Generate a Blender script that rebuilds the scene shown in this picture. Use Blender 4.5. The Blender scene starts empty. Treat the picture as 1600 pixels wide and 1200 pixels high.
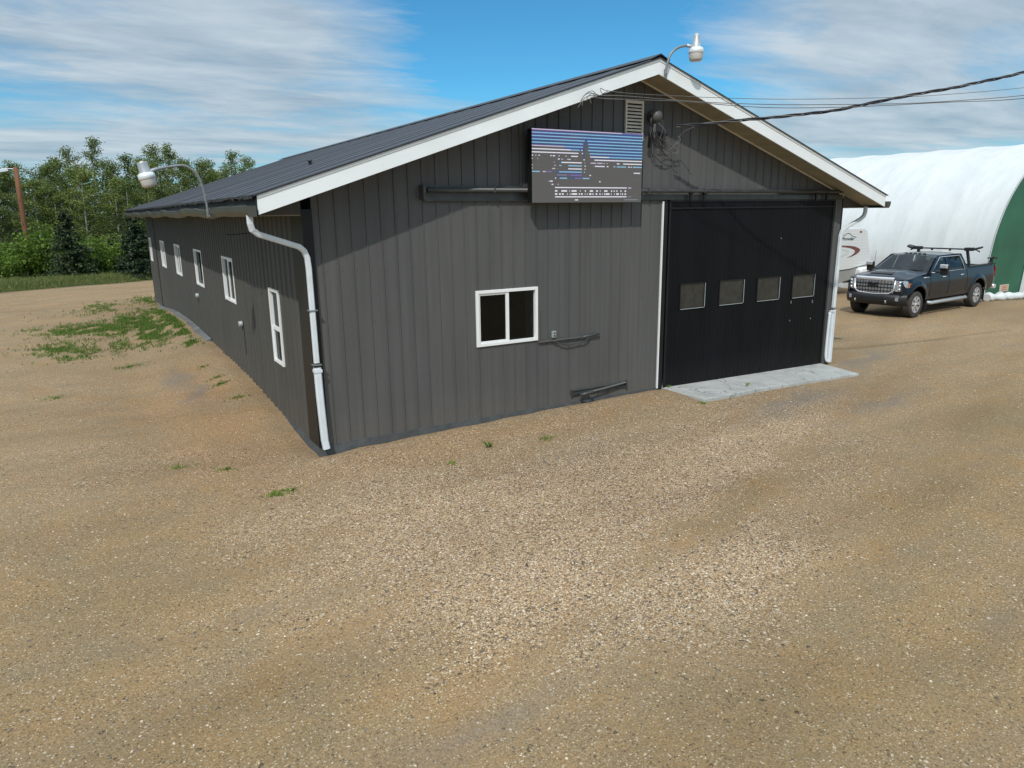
import bpy, bmesh, math, random
from mathutils import Vector, Matrix, noise
PI = math.pi
S = bpy.context.scene
COL = S.collection
rnd = random.Random(7)

# ------------------------------------------------------------------ camera
CY, CP, CR, CF = .5374, -.2349, -.013, 1125.47
CPOS = Vector((-2.8188, -10.3952, 3.55))
fw = Vector((math.sin(CY)*math.cos(CP), math.cos(CY)*math.cos(CP), math.sin(CP)))
rt = Vector((math.cos(CY), -math.sin(CY), 0))
up = rt.cross(fw)
rt2 = rt*math.cos(CR)+up*math.sin(CR)
up2 = -rt*math.sin(CR)+up*math.cos(CR)
cd = bpy.data.cameras.new('camera')
cam = bpy.data.objects.new('camera', cd)
COL.objects.link(cam)
m = Matrix.Identity(4)
for i in range(3):
    m[i][0] = rt2[i]; m[i][1] = up2[i]; m[i][2] = -fw[i]; m[i][3] = CPOS[i]
cam.matrix_world = m
cd.sensor_width = 36; cd.lens = CF*36/1600
cd.clip_start = .05; cd.clip_end = 6000
S.camera = cam


def survey(px, py, ax, v):
    """where a sight line of the survey photo meets the plane axis=v"""
    d = fw+rt2*((px-800)/CF)+up2*((600-py)/CF)
    return CPOS+d*((v-CPOS[ax])/d[ax])


# ------------------------------------------------------------------ materials
def mat(name):
    m = bpy.data.materials.new(name); m.use_nodes = True
    nt = m.node_tree; b = nt.nodes['Principled BSDF']
    return m, nt, b


def N(nt, t, **kw):
    n = nt.nodes.new(t)
    for k, v in kw.items():
        if k.startswith('i_'):
            n.inputs[k[2:].replace('_', ' ')].default_value = v
        else:
            setattr(n, k, v)
    return n


def L(nt, a, b): nt.links.new(a, b)


def ramp(nt, fac, stops, interp='LINEAR'):
    r = nt.nodes.new('ShaderNodeValToRGB'); r.color_ramp.interpolation = interp
    e = r.color_ramp.elements
    while len(e) < len(stops): e.new(.5)
    for el, (p, c) in zip(e, stops):
        el.position = p; el.color = (*c, 1) if len(c) == 3 else c
    L(nt, fac, r.inputs[0]); return r


def mixc(nt, fac, a, b, mode='MIX'):
    n = nt.nodes.new('ShaderNodeMix'); n.data_type = 'RGBA'; n.blend_type = mode
    for sock, v in ((n.inputs[0], fac), (n.inputs[6], a), (n.inputs[7], b)):
        if isinstance(v, bpy.types.NodeSocket): L(nt, v, sock)
        elif isinstance(v, (int, float)): sock.default_value = v
        else: sock.default_value = (*v, 1)
    return n.outputs[2]


def math_(nt, op, a, b=0., c=None, clamp=False):
    n = nt.nodes.new('ShaderNodeMath'); n.operation = op; n.use_clamp = clamp
    for i, v in enumerate((a, b) if c is None else (a, b, c)):
        if isinstance(v, bpy.types.NodeSocket): L(nt, v, n.inputs[i])
        else: n.inputs[i].default_value = v
    return n.outputs[0]


def noise_(nt, vec, scale, detail=3, rough=.55):
    n = nt.nodes.new('ShaderNodeTexNoise'); n.inputs['Scale'].default_value = scale
    n.inputs['Detail'].default_value = detail; n.inputs['Roughness'].default_value = rough
    L(nt, vec, n.inputs['Vector']); return n.outputs['Fac']


def simple(name, col, rough=.5, metal=0., var=.12, scale=3., coord='Object', bump=0., bscale=40., spec=.5, stretch=None, dirt=None):
    m, nt, b = mat(name)
    tc = nt.nodes.new('ShaderNodeTexCoord'); v = tc.outputs[coord]
    if stretch:
        mp = nt.nodes.new('ShaderNodeMapping'); mp.inputs['Scale'].default_value = stretch
        L(nt, v, mp.inputs[0]); v = mp.outputs[0]
    f = noise_(nt, v, scale, 4)
    lo = tuple(c*(1-var) for c in col); hi = tuple(min(1, c*(1+var)) for c in col)
    r = ramp(nt, f, [(.3, lo), (.7, hi)])
    out = r.outputs[0]
    if dirt:
        z = nt.nodes.new('ShaderNodeSeparateXYZ'); L(nt, tc.outputs['Object'], z.inputs[0])
        g = nt.nodes.new('ShaderNodeMapRange'); L(nt, z.outputs[2], g.inputs[0])
        g.inputs[1].default_value = dirt[0]; g.inputs[2].default_value = dirt[1]; g.inputs[3].default_value = dirt[2]; g.inputs[4].default_value = 0
        f2 = noise_(nt, tc.outputs['Object'], 5, 5)
        out = mixc(nt, math_(nt, 'MULTIPLY', g.outputs[0], f2, clamp=True), out, dirt[3])
    L(nt, out, b.inputs['Base Color'])
    b.inputs['Roughness'].default_value = rough; b.inputs['Metallic'].default_value = metal
    b.inputs['Specular IOR Level'].default_value = spec
    if bump:
        bp = nt.nodes.new('ShaderNodeBump'); bp.inputs['Strength'].default_value = bump; bp.inputs['Distance'].default_value = .01
        L(nt, noise_(nt, v, bscale, 3), bp.inputs['Height']); L(nt, bp.outputs[0], b.inputs['Normal'])
    return m


DUST = (.2, .15, .1)
M = {}
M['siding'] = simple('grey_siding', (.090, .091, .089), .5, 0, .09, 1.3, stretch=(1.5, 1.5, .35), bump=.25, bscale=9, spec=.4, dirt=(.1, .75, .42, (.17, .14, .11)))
# screw rows and faint sheet laps of the cladding
nt = M['siding'].node_tree; b = nt.nodes['Principled BSDF']; src_ = b.inputs['Base Color'].links[0].from_socket
tc = nt.nodes.new('ShaderNodeTexCoord'); sx = nt.nodes.new('ShaderNodeSeparateXYZ'); L(nt, tc.outputs['Object'], sx.inputs[0])
fx_ = math_(nt, 'ABSOLUTE', math_(nt, 'SUBTRACT', math_(nt, 'FRACT', math_(nt, 'DIVIDE', math_(nt, 'SUBTRACT', sx.outputs[0], .17), .2286)), .5))
fz_ = math_(nt, 'ABSOLUTE', math_(nt, 'SUBTRACT', math_(nt, 'FRACT', math_(nt, 'DIVIDE', sx.outputs[2], .78)), .5))
dot_ = math_(nt, 'MULTIPLY', math_(nt, 'LESS_THAN', fx_, .035), math_(nt, 'LESS_THAN', fz_, .010))
cn = mixc(nt, math_(nt, 'MULTIPLY', dot_, .6), src_, (.03, .03, .03))
st_ = nt.nodes.new('ShaderNodeMapping'); st_.inputs['Scale'].default_value = (9, 9, .25); L(nt, tc.outputs['Object'], st_.inputs[0])
cn = mixc(nt, .55, cn, mixc(nt, 1., cn, ramp(nt, noise_(nt, st_.outputs[0], 1., 4, .6), [(.3, (.78, .79, .80)), (.7, (1.22, 1.2, 1.16))]).outputs[0], 'MULTIPLY'))
pan = nt.nodes.new('ShaderNodeTexWhiteNoise'); pan.noise_dimensions = '1D'; L(nt, math_(nt, 'FLOOR', math_(nt, 'DIVIDE', sx.outputs[0], .9144)), pan.inputs['W'])
cn = mixc(nt, 1., cn, ramp(nt, pan.outputs['Value'], [(0, (.94, .94, .95)), (1, (1.05, 1.04, 1.03))]).outputs[0], 'MULTIPLY')
L(nt, cn, b.inputs['Base Color'])
M['siding_gable'] = M['siding']
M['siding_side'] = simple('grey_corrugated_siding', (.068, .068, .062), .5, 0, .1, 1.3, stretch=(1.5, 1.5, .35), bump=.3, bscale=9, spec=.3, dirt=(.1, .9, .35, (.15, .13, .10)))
M['black_trim'] = simple('black_trim', (.008, .009, .010), .45, 0, .2, 2, spec=.35)
M['black_door'] = simple('black_door_steel', (.0045, .0055, .0065), .5, 0, .3, 1.5, stretch=(1.5, 1.5, .3), bump=.3, bscale=6, spec=.16, dirt=(.1, .6, .08, (.12, .1, .08)))
M['foundation'] = simple('dark_painted_concrete', (.075, .082, .085), .8, 0, .25, 5, bump=.6, bscale=40)
M['concrete'] = simple('concrete', (.36, .375, .36), .85, 0, .16, 2.2, bump=.5, bscale=60)
M['white'] = simple('white_painted_wood', (.80, .835, .84), .5, 0, .05, 1.2, bump=.1, bscale=12)
M['white_vinyl'] = simple('white_vinyl', (.78, .79, .78), .4, 0, .03, 4)
M['white_pipe'] = simple('white_painted_steel', (.64, .69, .72), .4, 0, .07, 5, bump=.1, bscale=8)
M['soffit'] = simple('brown_soffit_metal', (.30, .265, .185), .6, 0, .12, 1.5, stretch=(6, 1, 1))
M['roof'] = simple('charcoal_metal_roofing', (.024, .029, .038), .5, .0, .22, .7, bump=.1, bscale=3, spec=.4)
M['gutter'] = simple('weathered_dark_gutter', (.085, .085, .07), .42, .35, .3, 1.2, stretch=(1, 1, 1))
M['eave'] = simple('weathered_eave_board', (.02, .022, .02), .8, 0, .6, 5)
M['track'] = simple('painted_steel_track', (.06, .065, .066), .42, .2, .25, 4, bump=.15, bscale=12)
M['galv'] = simple('galvanised_steel', (.22, .235, .24), .5, .4, .15, 9)
M['alum'] = simple('cast_aluminium', (.42, .45, .47), .42, .4, .1, 7)
M['reflector'] = simple('bright_aluminium', (.8, .84, .86), .3, .3, .04, 7)
M['lens'] = simple('clouded_acrylic', (.55, .53, .50), .3, 0, .08, 9)
M['vent_metal'] = simple('aged_cream_metal', (.62, .58, .49), .55, .0, .12, 6)
M['dark'] = simple('dark_void', (.008, .008, .008), .9, 0, .2, 2)
M['cable'] = simple('black_cable', (.02, .02, .026), .55, 0, .3, 5)
M['cable_grey'] = simple('grey_cable', (.12, .115, .11), .6, 0, .3, 3)
M['tan_panel'] = simple('meter_grey', (.10, .10, .095), .5, 0, .2, 5)
M['reveal'] = simple('pale_drywall_return', (.8, .84, .83), .7, 0, .05, 3)
M['plug'] = simple('outlet_cover', (.36, .40, .41), .4, .2, .1, 20)
M['pole_wood'] = simple('weathered_pole_wood', (.17, .075, .038), .85, 0, .35, 3, stretch=(4, 4, .4), bump=.5, bscale=20)
M['tarp'] = simple('white_tarpaulin', (.63, .66, .66), .5, 0, .03, .6, bump=.2, bscale=1.5)
nt = M['tarp'].node_tree; b = nt.nodes['Principled BSDF']; src_ = b.inputs['Base Color'].links[0].from_socket
tc = nt.nodes.new('ShaderNodeTexCoord'); sx = nt.nodes.new('ShaderNodeSeparateXYZ'); L(nt, tc.outputs['Object'], sx.inputs[0])
seam = math_(nt, 'LESS_THAN', math_(nt, 'FRACT', math_(nt, 'ADD', math_(nt, 'DIVIDE', sx.outputs[1], 1.85), .02)), .035)
mp = nt.nodes.new('ShaderNodeMapping'); mp.inputs['Scale'].default_value = (1, 2.2, .35); L(nt, tc.outputs['Object'], mp.inputs[0])
st_ = ramp(nt, noise_(nt, mp.outputs[0], 1.3, 6, .65), [(.35, (.90, .91, .90)), (.6, (1, 1, 1))]).outputs[0]
cn = mixc(nt, 1., mixc(nt, math_(nt, 'MULTIPLY', seam, .2), src_, (.5, .53, .54)), st_, 'MULTIPLY'); L(nt, cn, b.inputs['Base Color'])
M['green_tarp'] = simple('green_tarpaulin', (.022, .115, .062), .5, 0, .22, .8, bump=.3, bscale=2)
M['bark'] = simple('aspen_bark', (.30, .31, .27), .9, 0, .35, 5)
M['spruce_bark'] = simple('spruce_bark', (.07, .05, .035), .9, 0, .3, 5)
# vehicles
M['paint'], nt, b = mat('midnight_blue_paint')
tc = nt.nodes.new('ShaderNodeTexCoord')
z = nt.nodes.new('ShaderNodeSeparateXYZ'); L(nt, tc.outputs['Object'], z.inputs[0])
g = nt.nodes.new('ShaderNodeMapRange'); L(nt, z.outputs[2], g.inputs[0])
for i, v in ((1, .45), (2, 1.0), (3, .5), (4, 0)): g.inputs[i].default_value = v
d_ = math_(nt, 'MULTIPLY', g.outputs[0], noise_(nt, tc.outputs['Object'], 3, 5), clamp=True)
L(nt, mixc(nt, d_, (.003, .011, .022), (.012, .014, .017)), b.inputs['Base Color'])
b.inputs['Roughness'].default_value = .16; b.inputs['Metallic'].default_value = .0
b.inputs['Coat Weight'].default_value = .12; b.inputs['Specular IOR Level'].default_value = .4; b.inputs['Coat Roughness'].default_value = .08
M['chrome'] = simple('chrome', (.72, .74, .76), .25, .6, .05, 5)
M['dark_chrome'] = simple('dark_mesh_chrome', (.26, .275, .29), .4, .3, .5, 30)
M['blackplastic'] = simple('black_plastic', (.014, .015, .017), .5, 0, .2, 5)
M['tyre'] = simple('dusty_rubber', (.045, .042, .038), .85, 0, .3, 8)

M['headlamp'] = simple('headlamp_lens', (.42, .46, .5), .15, .4, .6, 22)
M['amber'] = simple('amber_lens', (.5, .16, .05), .3)
M['redlamp'] = simple('red_lens', (.22, .015, .015), .25)
M['trailer_skin'], nt, b = mat('white_trailer_siding')
tc = nt.nodes.new('ShaderNodeTexCoord')
z = nt.nodes.new('ShaderNodeSeparateXYZ'); L(nt, tc.outputs['Object'], z.inputs[0])
w = math_(nt, 'FRACT', math_(nt, 'MULTIPLY', z.outputs[2], 8.5))
r = ramp(nt, w, [(0, (.5, .53, .53)), (.12, (.62, .635, .62)), (.9, (.66, .675, .66)), (1, (.46, .47, .46))])
L(nt, r.outputs[0], b.inputs['Base Color']); b.inputs['Roughness'].default_value = .4
bp = N(nt, 'ShaderNodeBump', i_Strength=.5, i_Distance=.02); L(nt, w, bp.inputs['Height']); L(nt, bp.outputs[0], b.inputs['Normal'])
M['trailer_grey'] = simple('grey_gelcoat', (.26, .265, .25), .5, 0, .1, 2)
M['decal_dark'] = simple('navy_decal', (.05, .07, .09), .4)
M['decal_red'] = simple('maroon_decal', (.16, .06, .05), .4, 0, .3, 6)
M['decal_grey'] = simple('silver_decal', (.50, .53, .53), .4)
M['sign_pale'] = simple('pale_sign_board', (.55, .48, .36), .6)
M['sign_red'] = simple('red_sign_ink', (.5, .06, .04), .6)

# glass: partly see-through, partly mirror
m, nt, b = mat('window_glass'); M['glass'] = m
nt.nodes.remove(b); out = nt.nodes['Material Output']
gl = N(nt, 'ShaderNodeBsdfGlossy', i_Roughness=.02, i_Color=(.42, .48, .52, 1)); tr = N(nt, 'ShaderNodeBsdfTransparent', i_Color=(.55, .58, .56, 1))
fr = N(nt, 'ShaderNodeFresnel', i_IOR=1.5); mx = nt.nodes.new('ShaderNodeMixShader')
L(nt, fr.outputs[0], mx.inputs[0]); L(nt, tr.outputs[0], mx.inputs[1]); L(nt, gl.outputs[0], mx.inputs[2]); L(nt, mx.outputs[0], out.inputs[0])
for nm_, tint_ in (('carglass', (.16, .19, .19, 1)), ('windscreen', (.62, .72, .68, 1))):
    m, nt, b = mat('tinted_'+nm_); M[nm_] = m; nt.nodes.remove(b); out = nt.nodes['Material Output']
    gl = N(nt, 'ShaderNodeBsdfGlossy', i_Roughness=.03, i_Color=(.85, .9, .92, 1)); tr = N(nt, 'ShaderNodeBsdfTransparent', i_Color=tint_)
    fr = N(nt, 'ShaderNodeFresnel', i_IOR=1.5); mx = nt.nodes.new('ShaderNodeMixShader')
    L(nt, fr.outputs[0], mx.inputs[0]); L(nt, tr.outputs[0], mx.inputs[1]); L(nt, gl.outputs[0], mx.inputs[2]); L(nt, mx.outputs[0], out.inputs[0])
m, nt, b = mat('dusty_door_glass'); M['dusty_glass'] = m
b.inputs['Roughness'].default_value = .12; b.inputs['Specular IOR Level'].default_value = .45
tc = nt.nodes.new('ShaderNodeTexCoord')
r = ramp(nt, noise_(nt, tc.outputs['Object'], 6, 6, .7), [(.35, (.022, .024, .023)), (.65, (.042, .044, .041))]); L(nt, r.outputs[0], b.inputs['Base Color'])


def leafmat(name, c1, c2, c3, trans=.35):
    m, nt, b = mat(name)
    g = nt.nodes.new('ShaderNodeNewGeometry'); oi = nt.nodes.new('ShaderNodeObjectInfo')
    r = ramp(nt, g.outputs['Random Per Island'], [(0, c1), (.55, c2), (1, c3)])
    tint = ramp(nt, oi.outputs['Random'], [(0, (.72, .78, .8)), (1, (1.15, 1.1, .95))])
    c = mixc(nt, 1., r.outputs[0], tint.outputs[0], 'MULTIPLY')
    L(nt, c, b.inputs['Base Color']); b.inputs['Roughness'].default_value = .55; b.inputs['Specular IOR Level'].default_value = .25
    tl = nt.nodes.new('ShaderNodeBsdfTranslucent'); L(nt, c, tl.inputs[0])
    mx = nt.nodes.new('ShaderNodeMixShader'); mx.inputs[0].default_value = trans
    L(nt, b.outputs[0], mx.inputs[1]); L(nt, tl.outputs[0], mx.inputs[2]); L(nt, mx.outputs[0], nt.nodes['Material Output'].inputs[0])
    return m


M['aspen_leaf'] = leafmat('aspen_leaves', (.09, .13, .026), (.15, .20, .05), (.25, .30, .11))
M['shrub_leaf'] = leafmat('shrub_leaves', (.06, .12, .016), (.105, .19, .024), (.17, .27, .045))
M['spruce_leaf'] = leafmat('spruce_needles', (.018, .034, .016), (.035, .058, .026), (.09, .125, .06), .1)
M['grass'] = leafmat('grass_blades', (.11, .19, .028), (.165, .27, .045), (.27, .33, .10), .3)
M['dry_grass'] = leafmat('dry_grass_blades', (.10, .15, .04), (.14, .20, .06), (.30, .28, .15), .3)
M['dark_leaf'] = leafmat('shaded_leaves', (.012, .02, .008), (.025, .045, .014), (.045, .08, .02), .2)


# ------------------------------------------------------------------ mesh helpers
class MB:
    def __init__(s): s.v = []; s.f = []; s.mi = []; s.sm = []

    def face(s, idx, mi=0, sm=False): s.f.append(tuple(idx)); s.mi.append(mi); s.sm.append(sm)

    def quad(s, a, b, c, d, mi=0):
        n = len(s.v); s.v += [tuple(a), tuple(b), tuple(c), tuple(d)]; s.face((n, n+1, n+2, n+3), mi)

    def poly(s, pts, mi=0):
        n = len(s.v); s.v += [tuple(p) for p in pts]; s.face(range(n, n+len(pts)), mi)

    def box(s, x0, x1, y0, y1, z0, z1, mi=0):
        n = len(s.v)
        s.v += [(x, y, z) for z in (z0, z1) for y in (y0, y1) for x in (x0, x1)]
        for f in ((0, 2, 3, 1), (4, 5, 7, 6), (0, 1, 5, 4), (2, 6, 7, 3), (0, 4, 6, 2), (1, 3, 7, 5)):
            s.face([n+i for i in f], mi)

    def prism(s, pts, vec, mi=0):
        """pts: planar polygon in 3D, extruded by vec"""
        n = len(s.v); k = len(pts); vec = Vector(vec)
        s.v += [tuple(p) for p in pts]+[tuple(Vector(p)+vec) for p in pts]
        s.face(range(n, n+k), mi); s.face(reversed(range(n+k, n+2*k)), mi)
        for i in range(k):
            j = (i+1) % k; s.face((n+i, n+k+i, n+k+j, n+j), mi)

    def beam(s, a, b, w, h, upv=(0, 0, 1), mi=0):
        a = Vector(a); b = Vector(b); d = (b-a).normalized(); u = Vector(upv); sd = d.cross(u).normalized(); u = sd.cross(d)
        s.prism([a+sd*w/2+u*h/2, a-sd*w/2+u*h/2, a-sd*w/2-u*h/2, a+sd*w/2-u*h/2], b-a, mi)

    def tube(s, pts, r, seg=8, mi=0, cap=True):
        pts = [Vector(p) for p in pts]; R = r if isinstance(r, (list, tuple)) else [r]*len(pts)
        n0 = len(s.v); ref = None
        for i, p in enumerate(pts):
            d = ((pts[i+1] if i < len(pts)-1 else p)-(pts[i-1] if i else p)).normalized()
            if ref is None: ref = d.orthogonal().normalized()
            a = (ref-d*ref.dot(d)).normalized(); ref = a; b = d.cross(a)
            for k in range(seg):
                t = 2*PI*k/seg; s.v.append(tuple(p+(a*math.cos(t)+b*math.sin(t))*R[i]))
        for i in range(len(pts)-1):
            for k in range(seg):
                a = n0+i*seg+k; b = n0+i*seg+(k+1) % seg
                s.face((a, b, b+seg, a+seg), mi, True)
        if cap:
            s.face(reversed(range(n0, n0+seg)), mi); s.face(range(n0+(len(pts)-1)*seg, n0+len(pts)*seg), mi)

    def lathe(s, prof, c, axis='z', seg=24, mi=0):
        """prof: (r, h) list around axis through c"""
        n0 = len(s.v); c = Vector(c)
        for r, h in prof:
            for k in range(seg):
                t = 2*PI*k/seg; a, b = r*math.cos(t), r*math.sin(t)
                s.v.append(tuple(c+Vector({'z': (a, b, h), 'y': (a, h, b), 'x': (h, a, b)}[axis])))
        for i in range(len(prof)-1):
            for k in range(seg):
                a = n0+i*seg+k; b = n0+i*seg+(k+1) % seg
                s.face((a, b, b+seg, a+seg), mi, True)

    def grid(s, P, mi=0, sm=True):
        """P[i][j] points"""
        n0 = len(s.v); R = len(P); C = len(P[0])
        for row in P: s.v += [tuple(p) for p in row]
        for i in range(R-1):
            for j in range(C-1):
                a = n0+i*C+j; s.face((a, a+1, a+C+1, a+C), mi, sm)

    def build(s, name, mats, parent=None, bevel=0., recalc=True, solid=0.):
        me = bpy.data.meshes.new(name); me.from_pydata(s.v, [], s.f)
        for mm in (mats if isinstance(mats, (list, tuple)) else [mats]): me.materials.append(mm)
        me.polygons.foreach_set('material_index', s.mi); me.polygons.foreach_set('use_smooth', s.sm)
        me.update()
        if recalc:
            bm = bmesh.new(); bm.from_mesh(me); bmesh.ops.recalc_face_normals(bm, faces=bm.faces); bm.to_mesh(me); bm.free()
        o = bpy.data.objects.new(name, me); COL.objects.link(o)
        if parent: o.parent = parent
        if solid:
            md = o.modifiers.new('thickness', 'SOLIDIFY'); md.thickness = solid; md.offset = 0
        if bevel:
            md = o.modifiers.new('bevel', 'BEVEL'); md.width = bevel; md.segments = 2; md.limit_method = 'ANGLE'; md.angle_limit = math.radians(40)
        return o


def tag(o, label=None, cat=None, group=None, kind=None):
    if label: o['label'] = label
    if cat: o['category'] = cat
    if group: o['group'] = group
    if kind: o['kind'] = kind
    return o


def thing(name, label, cat, loc=(0, 0, 0), rz=0., group=None, scale=1.):
    o = bpy.data.objects.new(name, None); COL.objects.link(o); o.empty_display_size = .3
    o.location = loc; o.rotation_euler = (0, 0, rz); o.scale = (scale,)*3
    return tag(o, label, cat, group)


def text_mesh(name, body, size, m, parent, matrix, extrude=.002, shear=0., bold=0.):
    cu = bpy.data.curves.new(name, 'FONT'); cu.body = body; cu.size = size; cu.extrude = extrude; cu.shear = shear; cu.offset = bold
    cu.align_x = 'CENTER'; cu.align_y = 'CENTER'
    t = bpy.data.objects.new(name, cu); COL.objects.link(t)
    bpy.context.view_layer.update()
    me = bpy.data.meshes.new_from_object(t.evaluated_get(bpy.context.evaluated_depsgraph_get()))
    bpy.data.objects.remove(t)
    me.name = name; me.materials.clear(); me.materials.append(m)
    o = bpy.data.objects.new(name, me); COL.objects.link(o); o.parent = parent; o.matrix_local = matrix
    return o


def smooth(a, b, x):
    t = max(0., min(1., (x-a)/(b-a))); return t*t*(3-2*t)


def lerp_table(tb, x):
    if x <= tb[0][0]: return tb[0][1]
    for (a, va), (b, vb) in zip(tb, tb[1:]):
        if x <= b:
            t = (x-a)/(b-a); return va+(vb-va)*t
    return tb[-1][1]


# ------------------------------------------------------------------ ground
W, LEN = 11.97, 25.1
WALLH = [(-1, 0), (0, -.01), (.8, 0), (2.4, .16), (5.1, .32), (9.8, .40), (13.3, .44), (17, .34), (21.4, .0), (25, -.02), (40, 0)]
FRONTH = [(-1, 0), (0, 0), (1, .03), (2.1, .07), (4.6, .11), (6.7, .12), (8.5, .06), (11.7, .0), (13, 0)]


def gh(x, y):
    h = 0.
    if x < 1:
        d = max(0, -x); h += lerp_table(WALLH, y)*math.exp(-(d/1.15)**2)*(1 if y > -1 else 0)
        h -= .05*math.exp(-((x+2.1)/.7)**2-((y-5)/5)**2)          # shallow swale
        h += .05*math.exp(-((x+1.35)/.35)**2-((y-5.5)/4)**2)      # gravel ridge
    if 0 <= x <= 13 and y < 1:
        d = max(0, -y); h = max(h, lerp_table(FRONTH, x)*math.exp(-(d/1.3)**2)) if y > -6 else h
    if 0 <= x <= 12.5 and -.5 < y < .2: h += .022*noise.noise(Vector((x*2.3, 0, 9)))*math.exp(-(y/.25)**2)
    if -.6 < x <= 0.2 and -0.2 < y < 24: h += .03*noise.noise(Vector((y*1.6, 4, 9)))*math.exp(-(x/.25)**2)
    r = math.hypot(x-4, y-2)
    amp = .014 if r < 60 else .0
    h += amp*noise.noise(Vector((x*.55, y*.55, 0)))+amp*.6*noise.noise(Vector((x*1.7, y*1.7, 3)))
    if -0.05 < x < 12.2 and y > 0.05 and y < 25: h -= .05
    return h


def axis_pts(lo, hi, step, far):
    pts = []; x = lo
    while x <= hi+1e-6: pts.append(x); x += step
    s = step; a = lo; left = []
    while a > -far: s *= 1.35; a -= s; left.append(a)
    s = step; a = hi; right = []
    while a < far: s *= 1.35; a += s; right.append(a)
    return left[::-1]+pts+right


xs = axis_pts(-9, 30, .16, 3000); ys = axis_pts(-10, 40, .16, 3000)
g = MB(); g.grid([[(x, y, gh(x, y)) for y in ys] for x in xs])
m, nt, b = mat('gravel_yard'); M['ground'] = m
tc = nt.nodes.new('ShaderNodeTexCoord'); V = tc.outputs['Object']
sep = nt.nodes.new('ShaderNodeSeparateXYZ'); L(nt, V, sep.inputs[0])
# streaky wheel-track coordinates: stretched roughly along the drive
mp = nt.nodes.new('ShaderNodeMapping'); mp.inputs['Rotation'].default_value = (0, 0, math.radians(-28)); mp.inputs['Scale'].default_value = (.35, 1.25, 1); L(nt, V, mp.inputs[0])
n_big = noise_(nt, mp.outputs[0], .42, 4, .6)
n_med = noise_(nt, V, 1.4, 5, .65)
n_fine = noise_(nt, V, 48, 5, .8)
n_stone = noise_(nt, V, .36, 5, .62)
fine_col = ramp(nt, n_fine, [(.32, (.20, .15, .088)), (.5, (.345, .265, .165)), (.68, (.52, .41, .27))]).outputs[0]
warm = ramp(nt, n_med, [(.35, (.93, .94, .92)), (.65, (1.13, 1.0, .84))]).outputs[0]
dirt = mixc(nt, 1., fine_col, warm, 'MULTIPLY')
wob = nt.nodes.new('ShaderNodeTexNoise'); wob.inputs['Scale'].default_value = .9; wob.inputs['Detail'].default_value = 5; wob.inputs['Roughness'].default_value = .65; L(nt, V, wob.inputs[0])
wv = nt.nodes.new('ShaderNodeVectorMath'); wv.operation = 'MULTIPLY_ADD'; wv.inputs[1].default_value = (1.7, 1.7, 0); L(nt, wob.outputs['Color'], wv.inputs[0]); L(nt, V, wv.inputs[2])
ws = nt.nodes.new('ShaderNodeSeparateXYZ'); L(nt, wv.outputs[0], ws.inputs[0])
wx = math_(nt, 'SUBTRACT', ws.outputs[0], .85); wy = math_(nt, 'SUBTRACT', ws.outputs[1], .85)


def patch(x0, y0, rx, ry, rot=0.):
    dx = math_(nt, 'SUBTRACT', wx, x0); dy = math_(nt, 'SUBTRACT', wy, y0); c_, s_ = math.cos(math.radians(rot)), math.sin(math.radians(rot))
    u = math_(nt, 'ADD', math_(nt, 'MULTIPLY', dx, c_/rx), math_(nt, 'MULTIPLY', dy, s_/rx)); v = math_(nt, 'ADD', math_(nt, 'MULTIPLY', dx, -s_/ry), math_(nt, 'MULTIPLY', dy, c_/ry))
    return math_(nt, 'EXPONENT', math_(nt, 'MULTIPLY', math_(nt, 'ADD', math_(nt, 'MULTIPLY', u, u), math_(nt, 'MULTIPLY', v, v)), -1.))


def psum(*ps):
    o = ps[0]
    for q in ps[1:]: o = math_(nt, 'ADD', o, q, clamp=True)
    return o


p_fan = psum(patch(2.0, -3.4, 3.0, 1.2, 8), patch(.1, -5.3, 1.9, 1.0, 20), patch(6.0, -2.9, 3.2, .8, 14), patch(2.4, -5.9, 1.3, .6, 10), patch(.4, -2.6, 2.0, 1.0))
p_olive = psum(patch(-3.1, -3.2, 1.5, 2.8), patch(5.5, -6.3, 3.4, .9, 18), patch(11.5, -4.2, 4.5, 1.1, 20), patch(-1.6, -5.8, 1.6, .7, 10), patch(3.8, -4.7, 1.4, .35, 15), patch(.8, -7.8, 3.6, 1.0, -5))
p_red = psum(patch(-1.2, 2.8, 1.0, 4.6), patch(3.0, -.65, 3.6, .42), patch(1.2, -1.0, 1.6, .5))
p_grey = psum(patch(-1.25, 6.3, .28, .9), patch(-1.2, 4.7, .22, .6), patch(8.6, -1.9, 1.4, .35, 10), patch(9.8, -3.0, 1.0, .3, 15), patch(13.0, -.3, 1.5, .35, 20))
# wheel ruts: two arcs round the far corner, two lanes on the right
def lane(d, w_): q = math_(nt, 'DIVIDE', d, w_); return math_(nt, 'EXPONENT', math_(nt, 'MULTIPLY', math_(nt, 'MULTIPLY', q, q), -1.))
xr_ = math_(nt, 'ADD', math_(nt, 'MULTIPLY', sep.outputs[0], .87), math_(nt, 'MULTIPLY', wx, .13)); yr_ = math_(nt, 'ADD', math_(nt, 'MULTIPLY', sep.outputs[1], .87), math_(nt, 'MULTIPLY', wy, .13))
ex_ = math_(nt, 'SUBTRACT', xr_, 9.); ey_ = math_(nt, 'SUBTRACT', yr_, 17.5)
rad_ = math_(nt, 'SQRT', math_(nt, 'ADD', math_(nt, 'MULTIPLY', ex_, ex_), math_(nt, 'MULTIPLY', ey_, ey_)))
dl_ = math_(nt, 'SUBTRACT', math_(nt, 'MULTIPLY', math_(nt, 'SUBTRACT', xr_, 13.), .34), math_(nt, 'MULTIPLY', math_(nt, 'ADD', yr_, 3.2), .94))
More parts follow.
